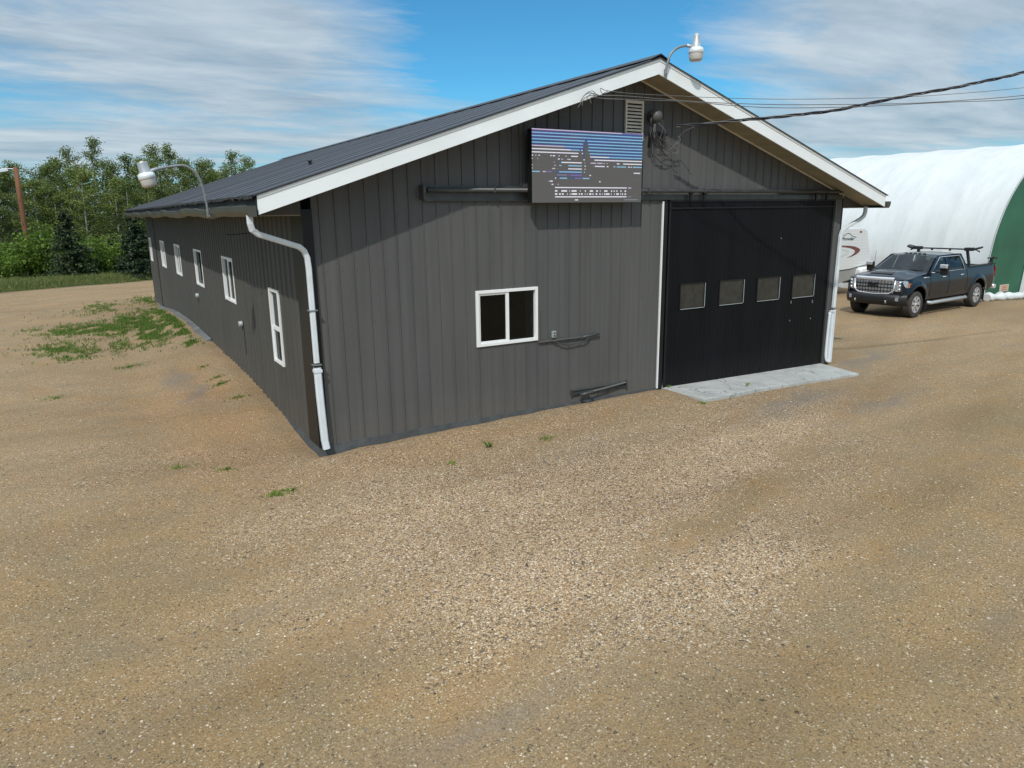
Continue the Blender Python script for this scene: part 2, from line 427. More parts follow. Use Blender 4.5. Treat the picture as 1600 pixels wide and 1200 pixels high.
ruts = psum(lane(math_(nt, 'SUBTRACT', rad_, 14.6), .25), lane(math_(nt, 'SUBTRACT', rad_, 16.4), .25), lane(math_(nt, 'SUBTRACT', rad_, 17.6), .2), lane(dl_, .22), lane(math_(nt, 'ADD', dl_, 1.8), .22), lane(math_(nt, 'ADD', dl_, 3.3), .2), lane(math_(nt, 'ADD', dl_, 5.0), .25))
ruts = math_(nt, 'MULTIPLY', ruts, ramp(nt, n_med, [(.35, (.1, .1, .1)), (.6, (1, 1, 1))]).outputs[0])
# two stone sizes, every pebble its own tone
def stones(scale, rand=1.):
    v = nt.nodes.new('ShaderNodeTexVoronoi'); v.inputs['Scale'].default_value = scale; v.inputs['Randomness'].default_value = rand
    wp = nt.nodes.new('ShaderNodeVectorMath'); wp.operation = 'ADD'
    nn = nt.nodes.new('ShaderNodeTexNoise'); nn.inputs['Scale'].default_value = scale*.7; L(nt, V, nn.inputs['Vector'])
    sc = nt.nodes.new('ShaderNodeVectorMath'); sc.operation = 'SCALE'; sc.inputs['Scale'].default_value = .6/scale; L(nt, nn.outputs['Color'], sc.inputs[0])
    L(nt, V, wp.inputs[0]); L(nt, sc.outputs[0], wp.inputs[1]); L(nt, wp.outputs[0], v.inputs['Vector'])
    s2 = nt.nodes.new('ShaderNodeSeparateXYZ'); L(nt, v.outputs['Color'], s2.inputs[0])
    return v.outputs['Distance'], s2.outputs[0], s2.outputs[1]
d1, c1, k1 = stones(78); d2, c2, k2 = stones(38)
pal = [(0, (.12, .115, .105)), (.10, (.22, .19, .15)), (.24, (.36, .25, .155)), (.42, (.47, .345, .20)), (.6, (.58, .44, .265)), (.74, (.42, .37, .30)), (.86, (.66, .56, .40)), (1, (.78, .70, .56))]
s1 = ramp(nt, c1, pal).outputs[0]; s2c = ramp(nt, c2, pal).outputs[0]
sh1 = ramp(nt, d1, [(.38, (1.08, 1.08, 1.08)), (.8, (.42, .38, .32))]).outputs[0]
sh2 = ramp(nt, d2, [(.35, (1.08, 1.08, 1.08)), (.75, (.40, .36, .3))]).outputs[0]
s1 = mixc(nt, 1., s1, sh1, 'MULTIPLY'); s2c = mixc(nt, 1., s2c, sh2, 'MULTIPLY')
# where the loose stone lies thick: a fan in front of the building, thin out on the drive
fan = N(nt, 'ShaderNodeMapRange'); dx = math_(nt, 'MULTIPLY', math_(nt, 'SUBTRACT', sep.outputs[0], 2.2), .17); dy = math_(nt, 'MULTIPLY', math_(nt, 'ADD', sep.outputs[1], 3.2), .3)
rr = math_(nt, 'SQRT', math_(nt, 'ADD', math_(nt, 'MULTIPLY', dx, dx), math_(nt, 'MULTIPLY', dy, dy)))
L(nt, rr, fan.inputs[0])
for i, v in ((1, .25), (2, 1.7), (3, .24), (4, -.05)): fan.inputs[i].default_value = v
cover = math_(nt, 'ADD', math_(nt, 'ADD', n_stone, math_(nt, 'MULTIPLY', fan.outputs[0], .5)), math_(nt, 'MULTIPLY', n_med, .35))
cover = math_(nt, 'ADD', cover, math_(nt, 'SUBTRACT', math_(nt, 'MULTIPLY', p_fan, .32), math_(nt, 'ADD', math_(nt, 'MULTIPLY', p_olive, .22), math_(nt, 'MULTIPLY', ruts, .22))))
thick = ramp(nt, cover, [(.66, (0, 0, 0)), (.98, (1, 1, 1))]).outputs[0]
m1 = math_(nt, 'LESS_THAN', k1, math_(nt, 'MULTIPLY_ADD', thick, .68, .22))
m2 = math_(nt, 'LESS_THAN', k2, math_(nt, 'MULTIPLY_ADD', thick, .26, .03))
c = mixc(nt, m1, dirt, s1); c = mixc(nt, m2, c, s2c)
# broad tone drift, damp/grey patches
tone = ramp(nt, n_big, [(.3, (.80, .79, .78)), (.5, (.98, .98, .97)), (.72, (1.12, 1.11, 1.09))]).outputs[0]
c = mixc(nt, 1., c, tone, 'MULTIPLY')
greyp = ramp(nt, noise_(nt, mp.outputs[0], .8, 4, .6), [(.60, (0, 0, 0)), (.74, (1, 1, 1))]).outputs[0]
c = mixc(nt, math_(nt, 'MULTIPLY', greyp, .4), c, (.23, .21, .19))
olive = ramp(nt, noise_(nt, mp.outputs[0], .3, 3, .5), [(.42, (0, 0, 0)), (.7, (1, 1, 1))]).outputs[0]
c = mixc(nt, math_(nt, 'MULTIPLY', olive, .22), c, (.27, .23, .14))
c = mixc(nt, math_(nt, 'MULTIPLY', p_olive, .62), c, mixc(nt, 1., c, (.80, .80, .71), 'MULTIPLY'))
c = mixc(nt, math_(nt, 'MULTIPLY', p_red, .62), c, mixc(nt, 1., c, (1.05, .91, .80), 'MULTIPLY'))
c = mixc(nt, math_(nt, 'MULTIPLY', p_fan, .8), c, mixc(nt, 1., c, (1.19, 1.14, 1.10), 'MULTIPLY'))
c = mixc(nt, math_(nt, 'MULTIPLY', p_grey, .55), c, (.20, .195, .18))
c = mixc(nt, math_(nt, 'MULTIPLY', ruts, .34), c, mixc(nt, 1., c, (.78, .74, .70), 'MULTIPLY'))
# verge beyond the drive is soil and thatch
ve = math_(nt, 'SUBTRACT', math_(nt, 'SUBTRACT', sep.outputs[1], 35.4), math_(nt, 'MULTIPLY', sep.outputs[0], .42))
ve = math_(nt, 'ADD', ve, math_(nt, 'MULTIPLY', n_med, 1.2))
vm = ramp(nt, math_(nt, 'MULTIPLY_ADD', ve, .5, .3), [(.3, (0, 0, 0)), (.8, (1, 1, 1))]).outputs[0]
c = mixc(nt, vm, c, (.045, .062, .022))
c = mixc(nt, 1., c, (.815, .795, .80), 'MULTIPLY')
L(nt, c, b.inputs['Base Color']); b.inputs['Roughness'].default_value = .95; b.inputs['Specular IOR Level'].default_value = .1
hgt = math_(nt, 'ADD', math_(nt, 'MULTIPLY', math_(nt, 'SUBTRACT', 1., d1), math_(nt, 'MULTIPLY', m1, .5)), math_(nt, 'MULTIPLY', math_(nt, 'SUBTRACT', 1., d2), m2))
hgt = math_(nt, 'ADD', hgt, math_(nt, 'MULTIPLY', n_fine, .5))
bp = N(nt, 'ShaderNodeBump', i_Strength=.7, i_Distance=.01); L(nt, hgt, bp.inputs['Height']); L(nt, bp.outputs[0], b.inputs['Normal'])
tag(g.build('ground', m, recalc=False), kind='structure')

# loose pebbles, real stones in the foreground
g = MB()
m, nt, b = mat('loose_pebbles'); ge = nt.nodes.new('ShaderNodeNewGeometry')
r = ramp(nt, ge.outputs['Random Per Island'], [(p_, tuple(v_*.84 for v_ in c_)) for p_, c_ in pal]); L(nt, r.outputs[0], b.inputs['Base Color']); b.inputs['Roughness'].default_value = .85
oct_ = [(1, 0, 0), (0, 1, 0), (-1, 0, 0), (0, -1, 0), (.5, .5, .7), (-.5, .5, .75), (-.5, -.5, .65), (.5, -.5, .7)]
prs = random.Random(11)
for k in range(22000):
    if k < 17000: px = prs.gauss(3, 4.2); py = -.2-abs(prs.gauss(0, 4.2))
    else: px = prs.uniform(-6, 15); py = prs.uniform(-9, 12)
    if 0 < px < 12.2 and py > -.1: continue
    if 6.7 < px < 11.6 and py > -1.2: continue
    dn = noise.noise(Vector((px*.5, py*.7, 1.3)))
    if dn < prs.uniform(-.5, .12): continue
    s_ = prs.choice((.005, .006, .007, .009, .012)); a = prs.uniform(0, 6.3); ca, sa = math.cos(a), math.sin(a); z0 = gh(px, py)
    ex = prs.uniform(.7, 1.3)*s_; ey = prs.uniform(.7, 1.3)*s_; ez = prs.uniform(.5, .9)*s_
    n = len(g.v)
    for (ux, uy, uz) in oct_: g.v.append((px+(ux*ex*ca-uy*ey*sa), py+(ux*ex*sa+uy*ey*ca), z0+uz*ez))
    for f in ((0, 1, 4), (1, 5, 4), (1, 2, 5), (2, 6, 5), (2, 3, 6), (3, 7, 6), (3, 0, 7), (0, 4, 7), (4, 5, 6, 7)): g.face([n+i for i in f], 0, True)
tag(g.build('loose_gravel', m, recalc=False), 'loose tan and grey pebbles scattered over the gravel yard', 'gravel', kind='stuff')

# ------------------------------------------------------------------ building
B = thing('metal_building', 'long low dark grey metal-clad shop building with white gable fascia and black sliding door', 'building', (0, 0, 0))
ZR, SL = 5.972, .3295      # ridge of the fascia top, slope
XR = W/2; OF, OL = .57, .74; FH = .212


def zroof(x): return ZR-SL*abs(x-XR)


def rib_profile(a, b, pitch, rib, depth, off=0.):
    """list of (s, d) along a wall"""
    out = [(a, 0.)]; s_ = a+off
    while s_ < b-rib:
        if s_ > a+.005:
            e = rib*.25
            out += [(s_, 0.), (s_+e, depth), (s_+rib-e, depth), (s_+rib, 0.)]
        s_ += pitch
    out.append((b, 0.)); return out


def ribbed(P, prof, zlo, zhi, holes):
    """P(s, d, z) -> point; holes: (s0,s1,z0,z1)"""
    mb = MB(); cuts = sorted({h[0] for h in holes} | {h[1] for h in holes})
    pr = []
    for (a, da), (b, db) in zip(prof, prof[1:]):
        pr.append((a, da))
        for c_ in cuts:
            if a < c_ < b: pr.append((c_, da+(db-da)*(c_-a)/(b-a)))
    pr.append(prof[-1])
    for (a, da), (b, db) in zip(pr, pr[1:]):
        if b-a < 1e-5: continue
        mid = (a+b)/2; segs = [(None, None)]
        hs = sorted([(h[2], h[3]) for h in holes if h[0] < mid < h[1]])
        lo = 'lo'; spans = []
        for h0, h1 in hs: spans.append((lo, h0)); lo = h1
        spans.append((lo, 'hi'))
        for l_, h_ in spans:
            za = zlo(a) if l_ == 'lo' else l_; zb = zlo(b) if l_ == 'lo' else l_
            ya = zhi(a) if h_ == 'hi' else h_; yb = zhi(b) if h_ == 'hi' else h_
            mb.quad(P(a, da, za), P(b, db, zb), P(b, db, yb), P(a, da, ya))
    return mb


FWIN = (2.70, 3.90, 1.37, 2.30); DOOR = (6.80, 11.70, -.1, 3.72)
prof = rib_profile(.12, W, .2286, .020, .016, .1)
zt = lambda x: zroof(x)-FH+.06
mb = ribbed(lambda s_, d, z_: (s_, -d, z_), prof, lambda x: .15, zt, [FWIN, (6.78, 11.72, .15, 3.74)])
mb.build('front_wall', M['siding'], B, recalc=False)
SW = [(1.817, 2.475, 1.04, 2.333), (5.591, 6.84, 1.72, 2.678), (9.831, 11.147, 1.72, 2.678), (14.192, 15.496, 1.72, 2.678), (18.547, 19.816, 1.72, 2.678), (23.3, 24.2, 1.72, 2.678)]
prof = rib_profile(.5, LEN, .305, .11, .022, .12)
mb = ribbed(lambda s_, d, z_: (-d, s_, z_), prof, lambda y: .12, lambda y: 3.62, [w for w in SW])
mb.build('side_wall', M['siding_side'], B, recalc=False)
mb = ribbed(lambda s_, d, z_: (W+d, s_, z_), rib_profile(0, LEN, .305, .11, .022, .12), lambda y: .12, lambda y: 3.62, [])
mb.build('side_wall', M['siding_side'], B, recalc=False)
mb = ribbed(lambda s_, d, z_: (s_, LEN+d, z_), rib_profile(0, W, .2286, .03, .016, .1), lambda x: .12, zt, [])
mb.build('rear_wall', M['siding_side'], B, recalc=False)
# footing
mb = MB()
for bx in ((-.012, 6.74, -.012, .2, -.6, .15), (11.72, W+.012, -.012, .2, -.6, .15), (-.012, .2, .2, LEN, -.6, .12), (W-.2, W+.012, .2, LEN, -.6, .12), (-.012, W+.012, LEN, LEN+.012, -.6, .12)): mb.box(*bx)
mb.box(.2, W-.2, .2, LEN-.1, -.02, .04)
mb.build('footing', M['foundation'], B)
mb = MB(); mb.box(.2, W-.2, .25, LEN-.2, 3.5, 3.56); mb.build('ceiling', M['dark'], B)
# corner trims
mb = MB(); mb.box(-.03, .0, .0, .5, .13, 3.6); mb.box(-.03, .12, -.03, .0, .13, 3.62); mb.build('corner_trim', M['black_trim'], B)
mb = MB(); mb.box(W-.02, W+.03, -.03, .12, .1, 3.58); mb.build('corner_trim', M['black_trim'], B)
mb = MB(); mb.box(-.035, -.004, 21.4, 21.62, -.1, 3.6); mb.build('corner_trim', M['black_trim'], B)
mb = MB(); mb.box(11.73, W-.03, -.035, -.002, .02, 3.72); mb.build('door_jamb', M['siding'], B)
mb = MB(); mb.box(6.668, 6.695, -.036, -.004, .13, 3.70); mb.build('edge_trim', M['white_vinyl'], B)
mb = MB(); mb.box(6.70, 6.80, -.03, -.002, .1, 3.72); mb.build('door_jamb', M['black_trim'], B)
# flashing line where the gable sheets lap the lower ones
mb = MB(); mb.box(3.56, 3.60, -.022, -.003, 3.97, 5.0); mb.build('edge_trim', M['siding'], B)

# roof: two sheets with low ribs
ROFF = .05
YB, YF = 24.75, -OF-.03


def roof_sheet(side):
    mb = MB(); x_e = (-OL-.03) if side < 0 else (W+OL+.03)
    ss = []; y = YF
    while y < YB:
        ss += [(y, 0), (y+.02, .011), (y+.05, .011), (y+.07, 0)]; y += .915
    ss.append((YB, 0))
    P = [[], []]
    er = random.Random(3)
    for (y, d) in ss:
        P[0].append((XR, y, ZR+ROFF+d)); j = er.uniform(-.012, .012)
        P[1].append((x_e+j, y, zroof(x_e)+ROFF+d*1.2))
    mb.grid(P, 0, False)
    P2 = [[(x, y, z_-.02) for x, y, z_ in row] for row in P]; mb.grid(P2, 0, False)
    mb.quad(P[1][0], P[0][0], P2[0][0], P2[1][0]); mb.quad(P[1][-1], P[0][-1], P2[0][-1], P2[1][-1])
    for a in range(len(P[1])-1): mb.quad(P[1][a], P[1][a+1], P2[1][a+1], P2[1][a])
    return mb


for sd in (-1, 1):
    ro = roof_sheet(sd).build('roof', M['roof'], B, recalc=False)
mb = MB()
for sd in (-1, 1):
    mb.prism([(XR, YF-.01, ZR+ROFF+.055), (XR+sd*.2, YF-.01, ZR+ROFF+.03-SL*.2), (XR+sd*.2, YF-.01, ZR+ROFF+.02-SL*.2), (XR, YF-.01, ZR+ROFF+.035)], (0, YB-YF, 0))
mb.build('ridge_cap', M['roof'], B)
# fascia boards (front and rear), soffits
for yy, nm in ((-OF, 'f'), (YB-.04, 'r')):
    for sd in (-1, 1):
        xe = -OL+.02 if sd < 0 else W+OL-.02; mb = MB()
        mb.prism([(XR, yy, ZR+.035), (xe, yy, zroof(xe)+.035), (xe, yy, zroof(xe)-FH), (XR, yy, ZR-FH)], (0, .028, 0))
        mb.prism([(XR, yy-.012, ZR+.042), (xe, yy-.012, zroof(xe)+.042), (xe, yy-.012, zroof(xe)-.005), (XR, yy-.012, ZR-.005)], (0, .011, 0))
        mb.build('fascia', M['white'], B)
mb = MB()
for sd in (-1, 1):
    xe = -OL+.03 if sd < 0 else W+OL-.03
    mb.prism([(XR, -OF+.03, ZR-FH+.03), (xe, -OF+.03, zroof(xe)-FH+.03), (xe, -OF+.03, zroof(xe)-FH+.05), (XR, -OF+.03, ZR-FH+.05)], (0, OF-.032, 0))
mb.build('soffit', M['soffit'], B)
mb = MB()                       # bright J-channel where the soffit meets the wall
for sd in (-1, 1):
    xe = -.0 if sd < 0 else W
    mb.prism([(XR, -.045, ZR-FH+.025), (xe, -.045, zroof(xe)-FH+.025), (xe, -.045, zroof(xe)-FH-.005), (XR, -.045, ZR-FH-.005)], (0, .02, 0))
mb.build('soffit_channel', M['vent_metal'], B)
for sd in (-1, 1):
    x0, x1 = (-OL+.03, -.03) if sd < 0 else (W+.03, W+OL-.03)
    mb = MB(); mb.box(x0, x1, -.0, YB-.05, 3.53, 3.545); mb.build('soffit', M['soffit'], B)
    xb = -OL if sd < 0 else W+OL
    mb = MB(); mb.box(min(xb, xb+.03*sd*-1), max(xb, xb+.03*sd*-1), -OF+.03, YB-.05, 3.53, 3.77); mb.build('eave_board', M['eave'], B)
    mb = MB(); xa = -.03 if sd < 0 else W+.03
    mb.prism([(xa, -.02, 3.545), (xb, -.02, 3.545), (xb, -.02, zroof(xb)-FH+.05), (xa, -.02, zroof(xa)-FH+.05)], (0, .018, 0)); mb.build('eave_return', M['siding_side'], B)
    # torn felt edge hanging over the gutter
    if sd < 0:
        mb = MB(); er = random.Random(5); y = -OF
        while y < YB-.3:
            st = er.uniform(.08, .3); mb.prism([(-OL-.045, y, zroof(-OL)+.045), (-OL-.045, y+st, zroof(-OL)+.045), (-OL-.045, y+st, zroof(-OL)+.02-er.uniform(0, .035)), (-OL-.045, y, zroof(-OL)+.02-er.uniform(0, .03))], (.006, 0, 0)); y += st
        mb.build('drip_edge', M['eave'], B)
    # gutter: open channel with a slight sag
    mb = MB(); gx = -OL-.01 if sd < 0 else W+OL+.01; secs = []
    k = 40
    for i in range(k+1):
        y = -OF-.04+(YB+OF)*i/k; sag = .022*math.sin(i*.9)+.012*math.sin(i*2.1)
        zt_ = 3.66+sag*(1 if i > 2 else .2)
        secs.append([(gx, y, zt_), (gx, y, zt_-.13), (gx+sd*.07, y, zt_-.135), (gx+sd*.115, y, zt_-.07), (gx+sd*.12, y, zt_), (gx+sd*.105, y, zt_+.004)])
    mb.grid(secs, 0, False)
    mb.poly(secs[0][:5]); mb.poly(secs[-1][:5])
    mb.build('gutter', M['gutter'], B, recalc=False, solid=.003)

# small things on the roof
mb = MB(); mb.lathe([(.0, .085), (.05, .075), (.05, .055), (.03, .05), (.03, -.1)], (1.3, 4.0, zroof(1.3)+.06)); mb.build('roof_vent', M['track'], B)
mb = MB(); mb.lathe([(.0, .07), (.018, .06), (.018, -.05)], (-.45, 5.3, zroof(-.45)+.06), seg=8); mb.build('roof_vent', M['white'], B)


# windows
def window(x0, x1, z0, z1, P, style, glass='glass'):
    """P(s, d, z): s along, d outward"""
    fr = MB(); t = .052

    def bx(mb, a, b_, c_, d_, e, f):
        n = len(mb.v); mb.v += [tuple(P(x, y, z_)) for z_ in (e, f) for y in (c_, d_) for x in (a, b_)]
        for q in ((0, 2, 3, 1), (4, 5, 7, 6), (0, 1, 5, 4), (2, 6, 7, 3), (0, 4, 6, 2), (1, 3, 7, 5)): mb.face([n+i for i in q])
    bx(fr, x0, x0+t, -.06, .032, z0, z1); bx(fr, x1-t, x1, -.06, .032, z0, z1)
    bx(fr, x0+t, x1-t, -.06, .030, z0, z0+t); bx(fr, x0+t, x1-t, -.06, .030, z1-t, z1)
    w = fr.build('window', M['white_vinyl'], B, bevel=.004)
    a, b_, c_, d_ = x0+t, x1-t, z0+t, z1-t
    if style == 'slider':
        mid = (a+b_)/2; s_ = MB()
        bx(s_, mid-.03, mid+.03, -.035, .015, c_, d_); bx(s_, a, a+.03, -.02, .012, c_, d_); bx(s_, a+.03, mid-.03, -.02, .010, c_, c_+.03); bx(s_, a+.03, mid-.03, -.02, .010, d_-.035, d_)
        s_.build('sash', M['white_vinyl'], w, bevel=.003)
        p = MB(); bx(p, a+.03, mid-.03, -.012, -.008, c_+.03, d_-.035); p.build('pane', M[glass], w)
        p = MB(); bx(p, mid+.03, b_, -.038, -.034, c_, d_); p.build('pane', M[glass], w)
    elif style == 'hung':
        mid = z0+(z1-z0)*.47; s_ = MB(); bx(s_, a, b_, -.035, .015, mid-.03, mid+.03); bx(s_, a, a+.025, -.03, .01, c_, mid-.03); bx(s_, b_-.025, b_, -.03, .01, c_, mid-.03); s_.build('sash', M['white_vinyl'], w, bevel=.003)
        p = MB(); bx(p, a, b_, -.034, -.03, mid+.03, d_); p.build('pane', M[glass], w)
        p = MB(); bx(p, a+.025, b_-.025, -.018, -.014, c_, mid-.03); p.build('pane', M[glass], w)
    else:
        p = MB(); bx(p, a, b_, -.034, -.03, c_, d_); p.build('pane', M[glass], w)
    # jamb return behind the opening
    rv = MB(); dd = -.36
    bx(rv, x0+.005, x0+.015, dd, -.061, z0, z1); bx(rv, x1-.015, x1-.005, dd, -.061, z0, z1); bx(rv, x0+.016, x1-.016, dd, -.061, z0+.005, z0+.015); bx(rv, x0+.016, x1-.016, dd, -.061, z1-.015, z1-.005)
    rv.build('jamb_return', M['reveal'], w)
    return w


window(*FWIN, lambda s_, d, z_: (s_, -d, z_), 'slider')['label'] = 'white framed horizontal sliding window'
for i, w in enumerate(SW):
    window(*w, lambda s_, d, z_: (-d, s_, z_), ['hung', 'slider', 'fixed', 'slider', 'slider', 'fixed'][i])
# drawn blind behind two of the side sliders
for i in (1, 3):
    w = SW[i]; mb = MB(); mb.box(.085, .09, (w[0]+w[1])/2+.02, w[1]-.06, w[2]+.06, w[3]-.06); mb.build('window_blind', M['white_vinyl'], B)

mb = MB(); mb.box(6.78, 11.72, -.03, -.001, 3.66, 3.76); mb.box(6.82, 11.68, -.054, -.031, 3.692, 3.722); mb.build('door_head', M['black_trim'], B)
# sliding door
zb_ = .105
prof = rib_profile(DOOR[0]+.02, DOOR[1]-.02, .1145, .018, .005, .05)
DW = [(7.17, 7.85, 1.64, 2.15), (8.24, 8.96, 1.64, 2.15), (9.35, 10.06, 1.64, 2.14), (10.46, 11.21, 1.63, 2.13)]
mb = ribbed(lambda s_, d, z_: (s_, -.035-d, z_), prof, lambda x: .13-.09*(x-6.8)/4.9, lambda x: 3.69, DW)
D = mb.build('sliding_door', M['black_door'], B, recalc=False)
mb = MB(); mb.box(6.82, 11.68, -.062, -.047, 3.56, 3.585); mb.box(6.82, 6.86, -.05, -.034, .1, 3.68); mb.box(11.64, 11.68, -.05, -.034, .06, 3.68); mb.box(6.83, 11.67, -.03, -.02, .03, 3.68)
mb.build('door_frame', M['black_trim'], D)
for i, w in enumerate(DW):
    fr = MB(); a, b_, c_, d_ = w
    fr.box(a, a+.02, -.052, -.03, c_, d_); fr.box(b_-.02, b_, -.052, -.03, c_, d_); fr.box(a+.02, b_-.02, -.050, -.03, d_-.02, d_); fr.box(a+.02, b_-.02, -.055, -.03, c_, c_+.018)
    wf = fr.build('door_window', M['black_trim'], D)
    li = MB(); li.box(a+.02, b_-.02, -.058, -.0505, c_+.002, c_+.014); li.box(b_-.018, b_-.006, -.058, -.0525, c_+.02, d_-.02); li.build('bead', M['plug'], wf)
    p = MB(); p.box(a+.02, b_-.02, -.036, -.031, c_+.018, d_-.02); p.build('pane', M['dusty_glass'], wf)
for x, z_, h in ((10.45, 1.52, .06), (11.17, 1.48, .07), (10.45, 1.13, .03), (11.15, 1.12, .03), (9.98, 2.92, .025)):
    mb = MB(); mb.box(x, x+.025, -.0515, -.0455, z_, z_+h); mb.build('bolt_plate', M['galv'], D)
# head trim and track
mb = MB(); mb.box(1.84, 3.9, -.055, -.02, 3.72, 3.95); mb.box(3.9, W-.05, -.055, -.02, 3.725, 3.82); mb.build('track_board', M['track'], B, bevel=.004)
tk = MB(); tk.tube([(1.86, -.12, 3.885), (W-.02, -.12, 3.885)], .036, 12)
T = tk.build('door_track', M['track'], B)
for x in (1.80, 3.0, 6.2, 7.6, 11.7):
    mb = MB(); mb.box(x, x+.03, -.16, -.057, 3.845, 3.93)
    if x == 1.8: mb.box(1.775, 1.799, -.18, -.02, 3.74, 3.96)
    mb.build('bracket', M['track'], T, bevel=.004)
for x in (7.25, 7.6, 10.9, 11.25):
    mb = MB(); mb.box(x, x+.05, -.135, -.1, 3.70, 3.86); mb.lathe([(.0, -.03), (.04, -.03), (.04, .03), (0, .03)], (x+.025, -.12, 3.86), 'y', 12); mb.build('hanger', M['black_trim'], T)


# downspouts: square-ish pipe
def ribbon(mb, pts, w, h):
    pts = [Vector(p) for p in pts]; secs = []
    for i, p in enumerate(pts):
        d = ((pts[i+1] if i < len(pts)-1 else p)-(pts[i-1] if i else p)).normalized()
        u = Vector((0, 1, 0)); u = (u-d*u.dot(d)).normalized(); s_ = d.cross(u)
        c_ = .3
        ring = []
        for (a, b_) in ((-1, -1+c_), (-1+c_, -1), (1-c_, -1), (1, -1+c_), (1, 1-c_), (1-c_, 1), (-1+c_, 1), (-1, 1-c_)): ring.append(tuple(p+s_*a*w/2+u*b_*h/2))
        secs.append(ring+[ring[0]])
    mb.grid(secs, 0, False); mb.poly(secs[0][:-1]); mb.poly(secs[-1][:-1])


def curve(pts, n=6):
    out = []; P = [Vector(p) for p in pts]
    for i in range(len(P)-1):
        p0 = P[max(0, i-1)]; p1 = P[i]; p2 = P[i+1]; p3 = P[min(len(P)-1, i+2)]
        for k in range(n):
            t = k/n; out.append(.5*((2*p1)+(-p0+p2)*t+(2*p0-5*p1+4*p2-p3)*t*t+(-p0+3*p1-3*p2+p3)*t**3))
    out.append(P[-1]); return out


mb = MB()
ribbon(mb, [(-.80, -.40, 3.56), (-.80, -.40, 3.44), (-.78, -.385, 3.36), (-.70, -.35, 3.30), (-.12, -.13, 3.11), (-.05, -.105, 3.05), (-.012, -.10, 2.95), (0., -.095, 2.8), (.01, -.09, 1.44)], .076, .07)
Dn = mb.build('downspout', M['white_pipe'], B)
mb = MB(); ribbon(mb, [(.012, -.092, 1.37), (.02, -.09, .9), (.04, -.095, .25), (.055, -.105, .12)], .10, .09); mb.box(-.045, .07, -.145, -.04, 1.30, 1.345); mb.build('lower_pipe', M['white_pipe'], Dn)
for z_ in (1.405, 2.2): mb = MB(); mb.box(-.055, .072, -.14, -.028, z_, z_+.016); mb.build('strap', M['galv'], Dn)
mb = MB()
ribbon(mb, [(12.56, -.2, 3.56), (12.56, -.2, 3.44), (12.54, -.19, 3.36), (12.46, -.17, 3.29), (12.02, -.1, 3.09), (11.95, -.09, 3.03), (11.92, -.085, 2.92), (11.90, -.085, 1.33)], .076, .07)
Dn = mb.build('downspout', M['white_pipe'], B)
mb = MB(); ribbon(mb, [(11.90, -.09, 1.28), (11.90, -.09, .5), (11.90, -.09, .06)], .11, .085); mb.box(11.835, 11.875, -.145, -.04, 1.22, 1.26); mb.build('lower_pipe', M['white_pipe'], Dn)
mb = MB(); mb.tube(curve([(11.80, -.075, 1.22), (11.79, -.075, .8), (11.785, -.075, .3), (11.80, -.09, .12), (11.84, -.1, .08)]), .03, 10); mb.build('lower_pipe', M['white_pipe'], Dn)
mb = MB(); mb.box(11.83, 11.97, -.14, -.03, 1.30, 1.315); mb.build('strap', M['galv'], Dn)

# gable louvre
mb = MB(); x0, x1, z0, z1 = 5.72, 6.13, 4.74, 5.41
mb.box(x0, x0+.035, -.05, -.0, z0, z1); mb.box(x1-.035, x1, -.05, -.0, z0, z1); mb.box(x0+.035, x1-.035, -.048, -.0, z1-.05, z1); mb.box(x0+.035, x1-.035, -.048, 0, z0, z0+.04)
V_ = mb.build('gable_vent', M['vent_metal'], B, bevel=.004)
mb = MB(); k = 10
for i in range(k):
    zz = z0+.05+(z1-z0-.1)*i/k; mb.prism([(x0+.035, -.045, zz), (x0+.035, -.042, zz-.006), (x0+.035, -.004, zz+.045), (x0+.035, -.008, zz+.05)], (x1-x0-.07, 0, 0))
mb.build('slat', M['vent_metal'], V_)
mb = MB(); mb.box(x0+.03, x1-.03, -.022, -.018, z0+.03, z1-.03); mb.build('backing', M['dark'], V_)
# outlet and little junction plates
mb = MB(); mb.box(4.19, 4.27, -.045, -.003, 1.385, 1.50); O = mb.build('power_outlet', M['plug'], B, bevel=.006)
for z_ in (1.46, 1.41): mb = MB(); mb.box(4.21, 4.25, -.055, -.046, z_, z_+.02); mb.build('socket', M['track'], O)
for (y, z_, s_) in ((11.19, 1.40, .06), (5.19, 1.36, .055)):
    mb = MB(); mb.lathe([(0, -.09), (s_, -.09), (s_*1.1, -.05), (s_*1.2, -.02)], (0, y, z_), 'x', 14)
    mb.build('wall_fitting', M['plug'], B)
mb = MB(); mb.box(-.04, -.018, 5.0, 5.03, .75, 1.3); mb.build('conduit', M['track'], B)

# concrete strip beside the side wall, concrete apron
mb = MB(); er = random.Random(2); y = 9.6
while y < 21.2:
    st = er.uniform(1.2, 1.9); h = lerp_table(WALLH, y+st/2)
    mb.prism([(-.20+er.uniform(-.03, .03), y, lerp_table(WALLH, y)-.01), (-.20+er.uniform(-.03, .03), y+st-.02, lerp_table(WALLH, y+st)-.01), (-.03, y+st-.02, lerp_table(WALLH, y+st)+.03), (-.03, y, lerp_table(WALLH, y)+.03)], (0, 0, -.15)); y += st
tag(mb.build('concrete_strip', simple('grey_wet_concrete', (.13, .135, .135), .85, 0, .35, 2), bevel=.006), kind='structure')
m, nt, b = mat('cracked_concrete'); tc = nt.nodes.new('ShaderNodeTexCoord')
r = ramp(nt, noise_(nt, tc.outputs['Object'], 2.6, 7, .7), [(.3, (.30, .31, .295)), (.5, (.40, .415, .40)), (.7, (.47, .485, .475))])
vn = nt.nodes.new('ShaderNodeTexVoronoi'); vn.feature = 'DISTANCE_TO_EDGE'; vn.inputs['Scale'].default_value = .75
wn = nt.nodes.new('ShaderNodeTexNoise'); wn.inputs['Scale'].default_value = 3; L(nt, tc.outputs['Object'], wn.inputs[0])
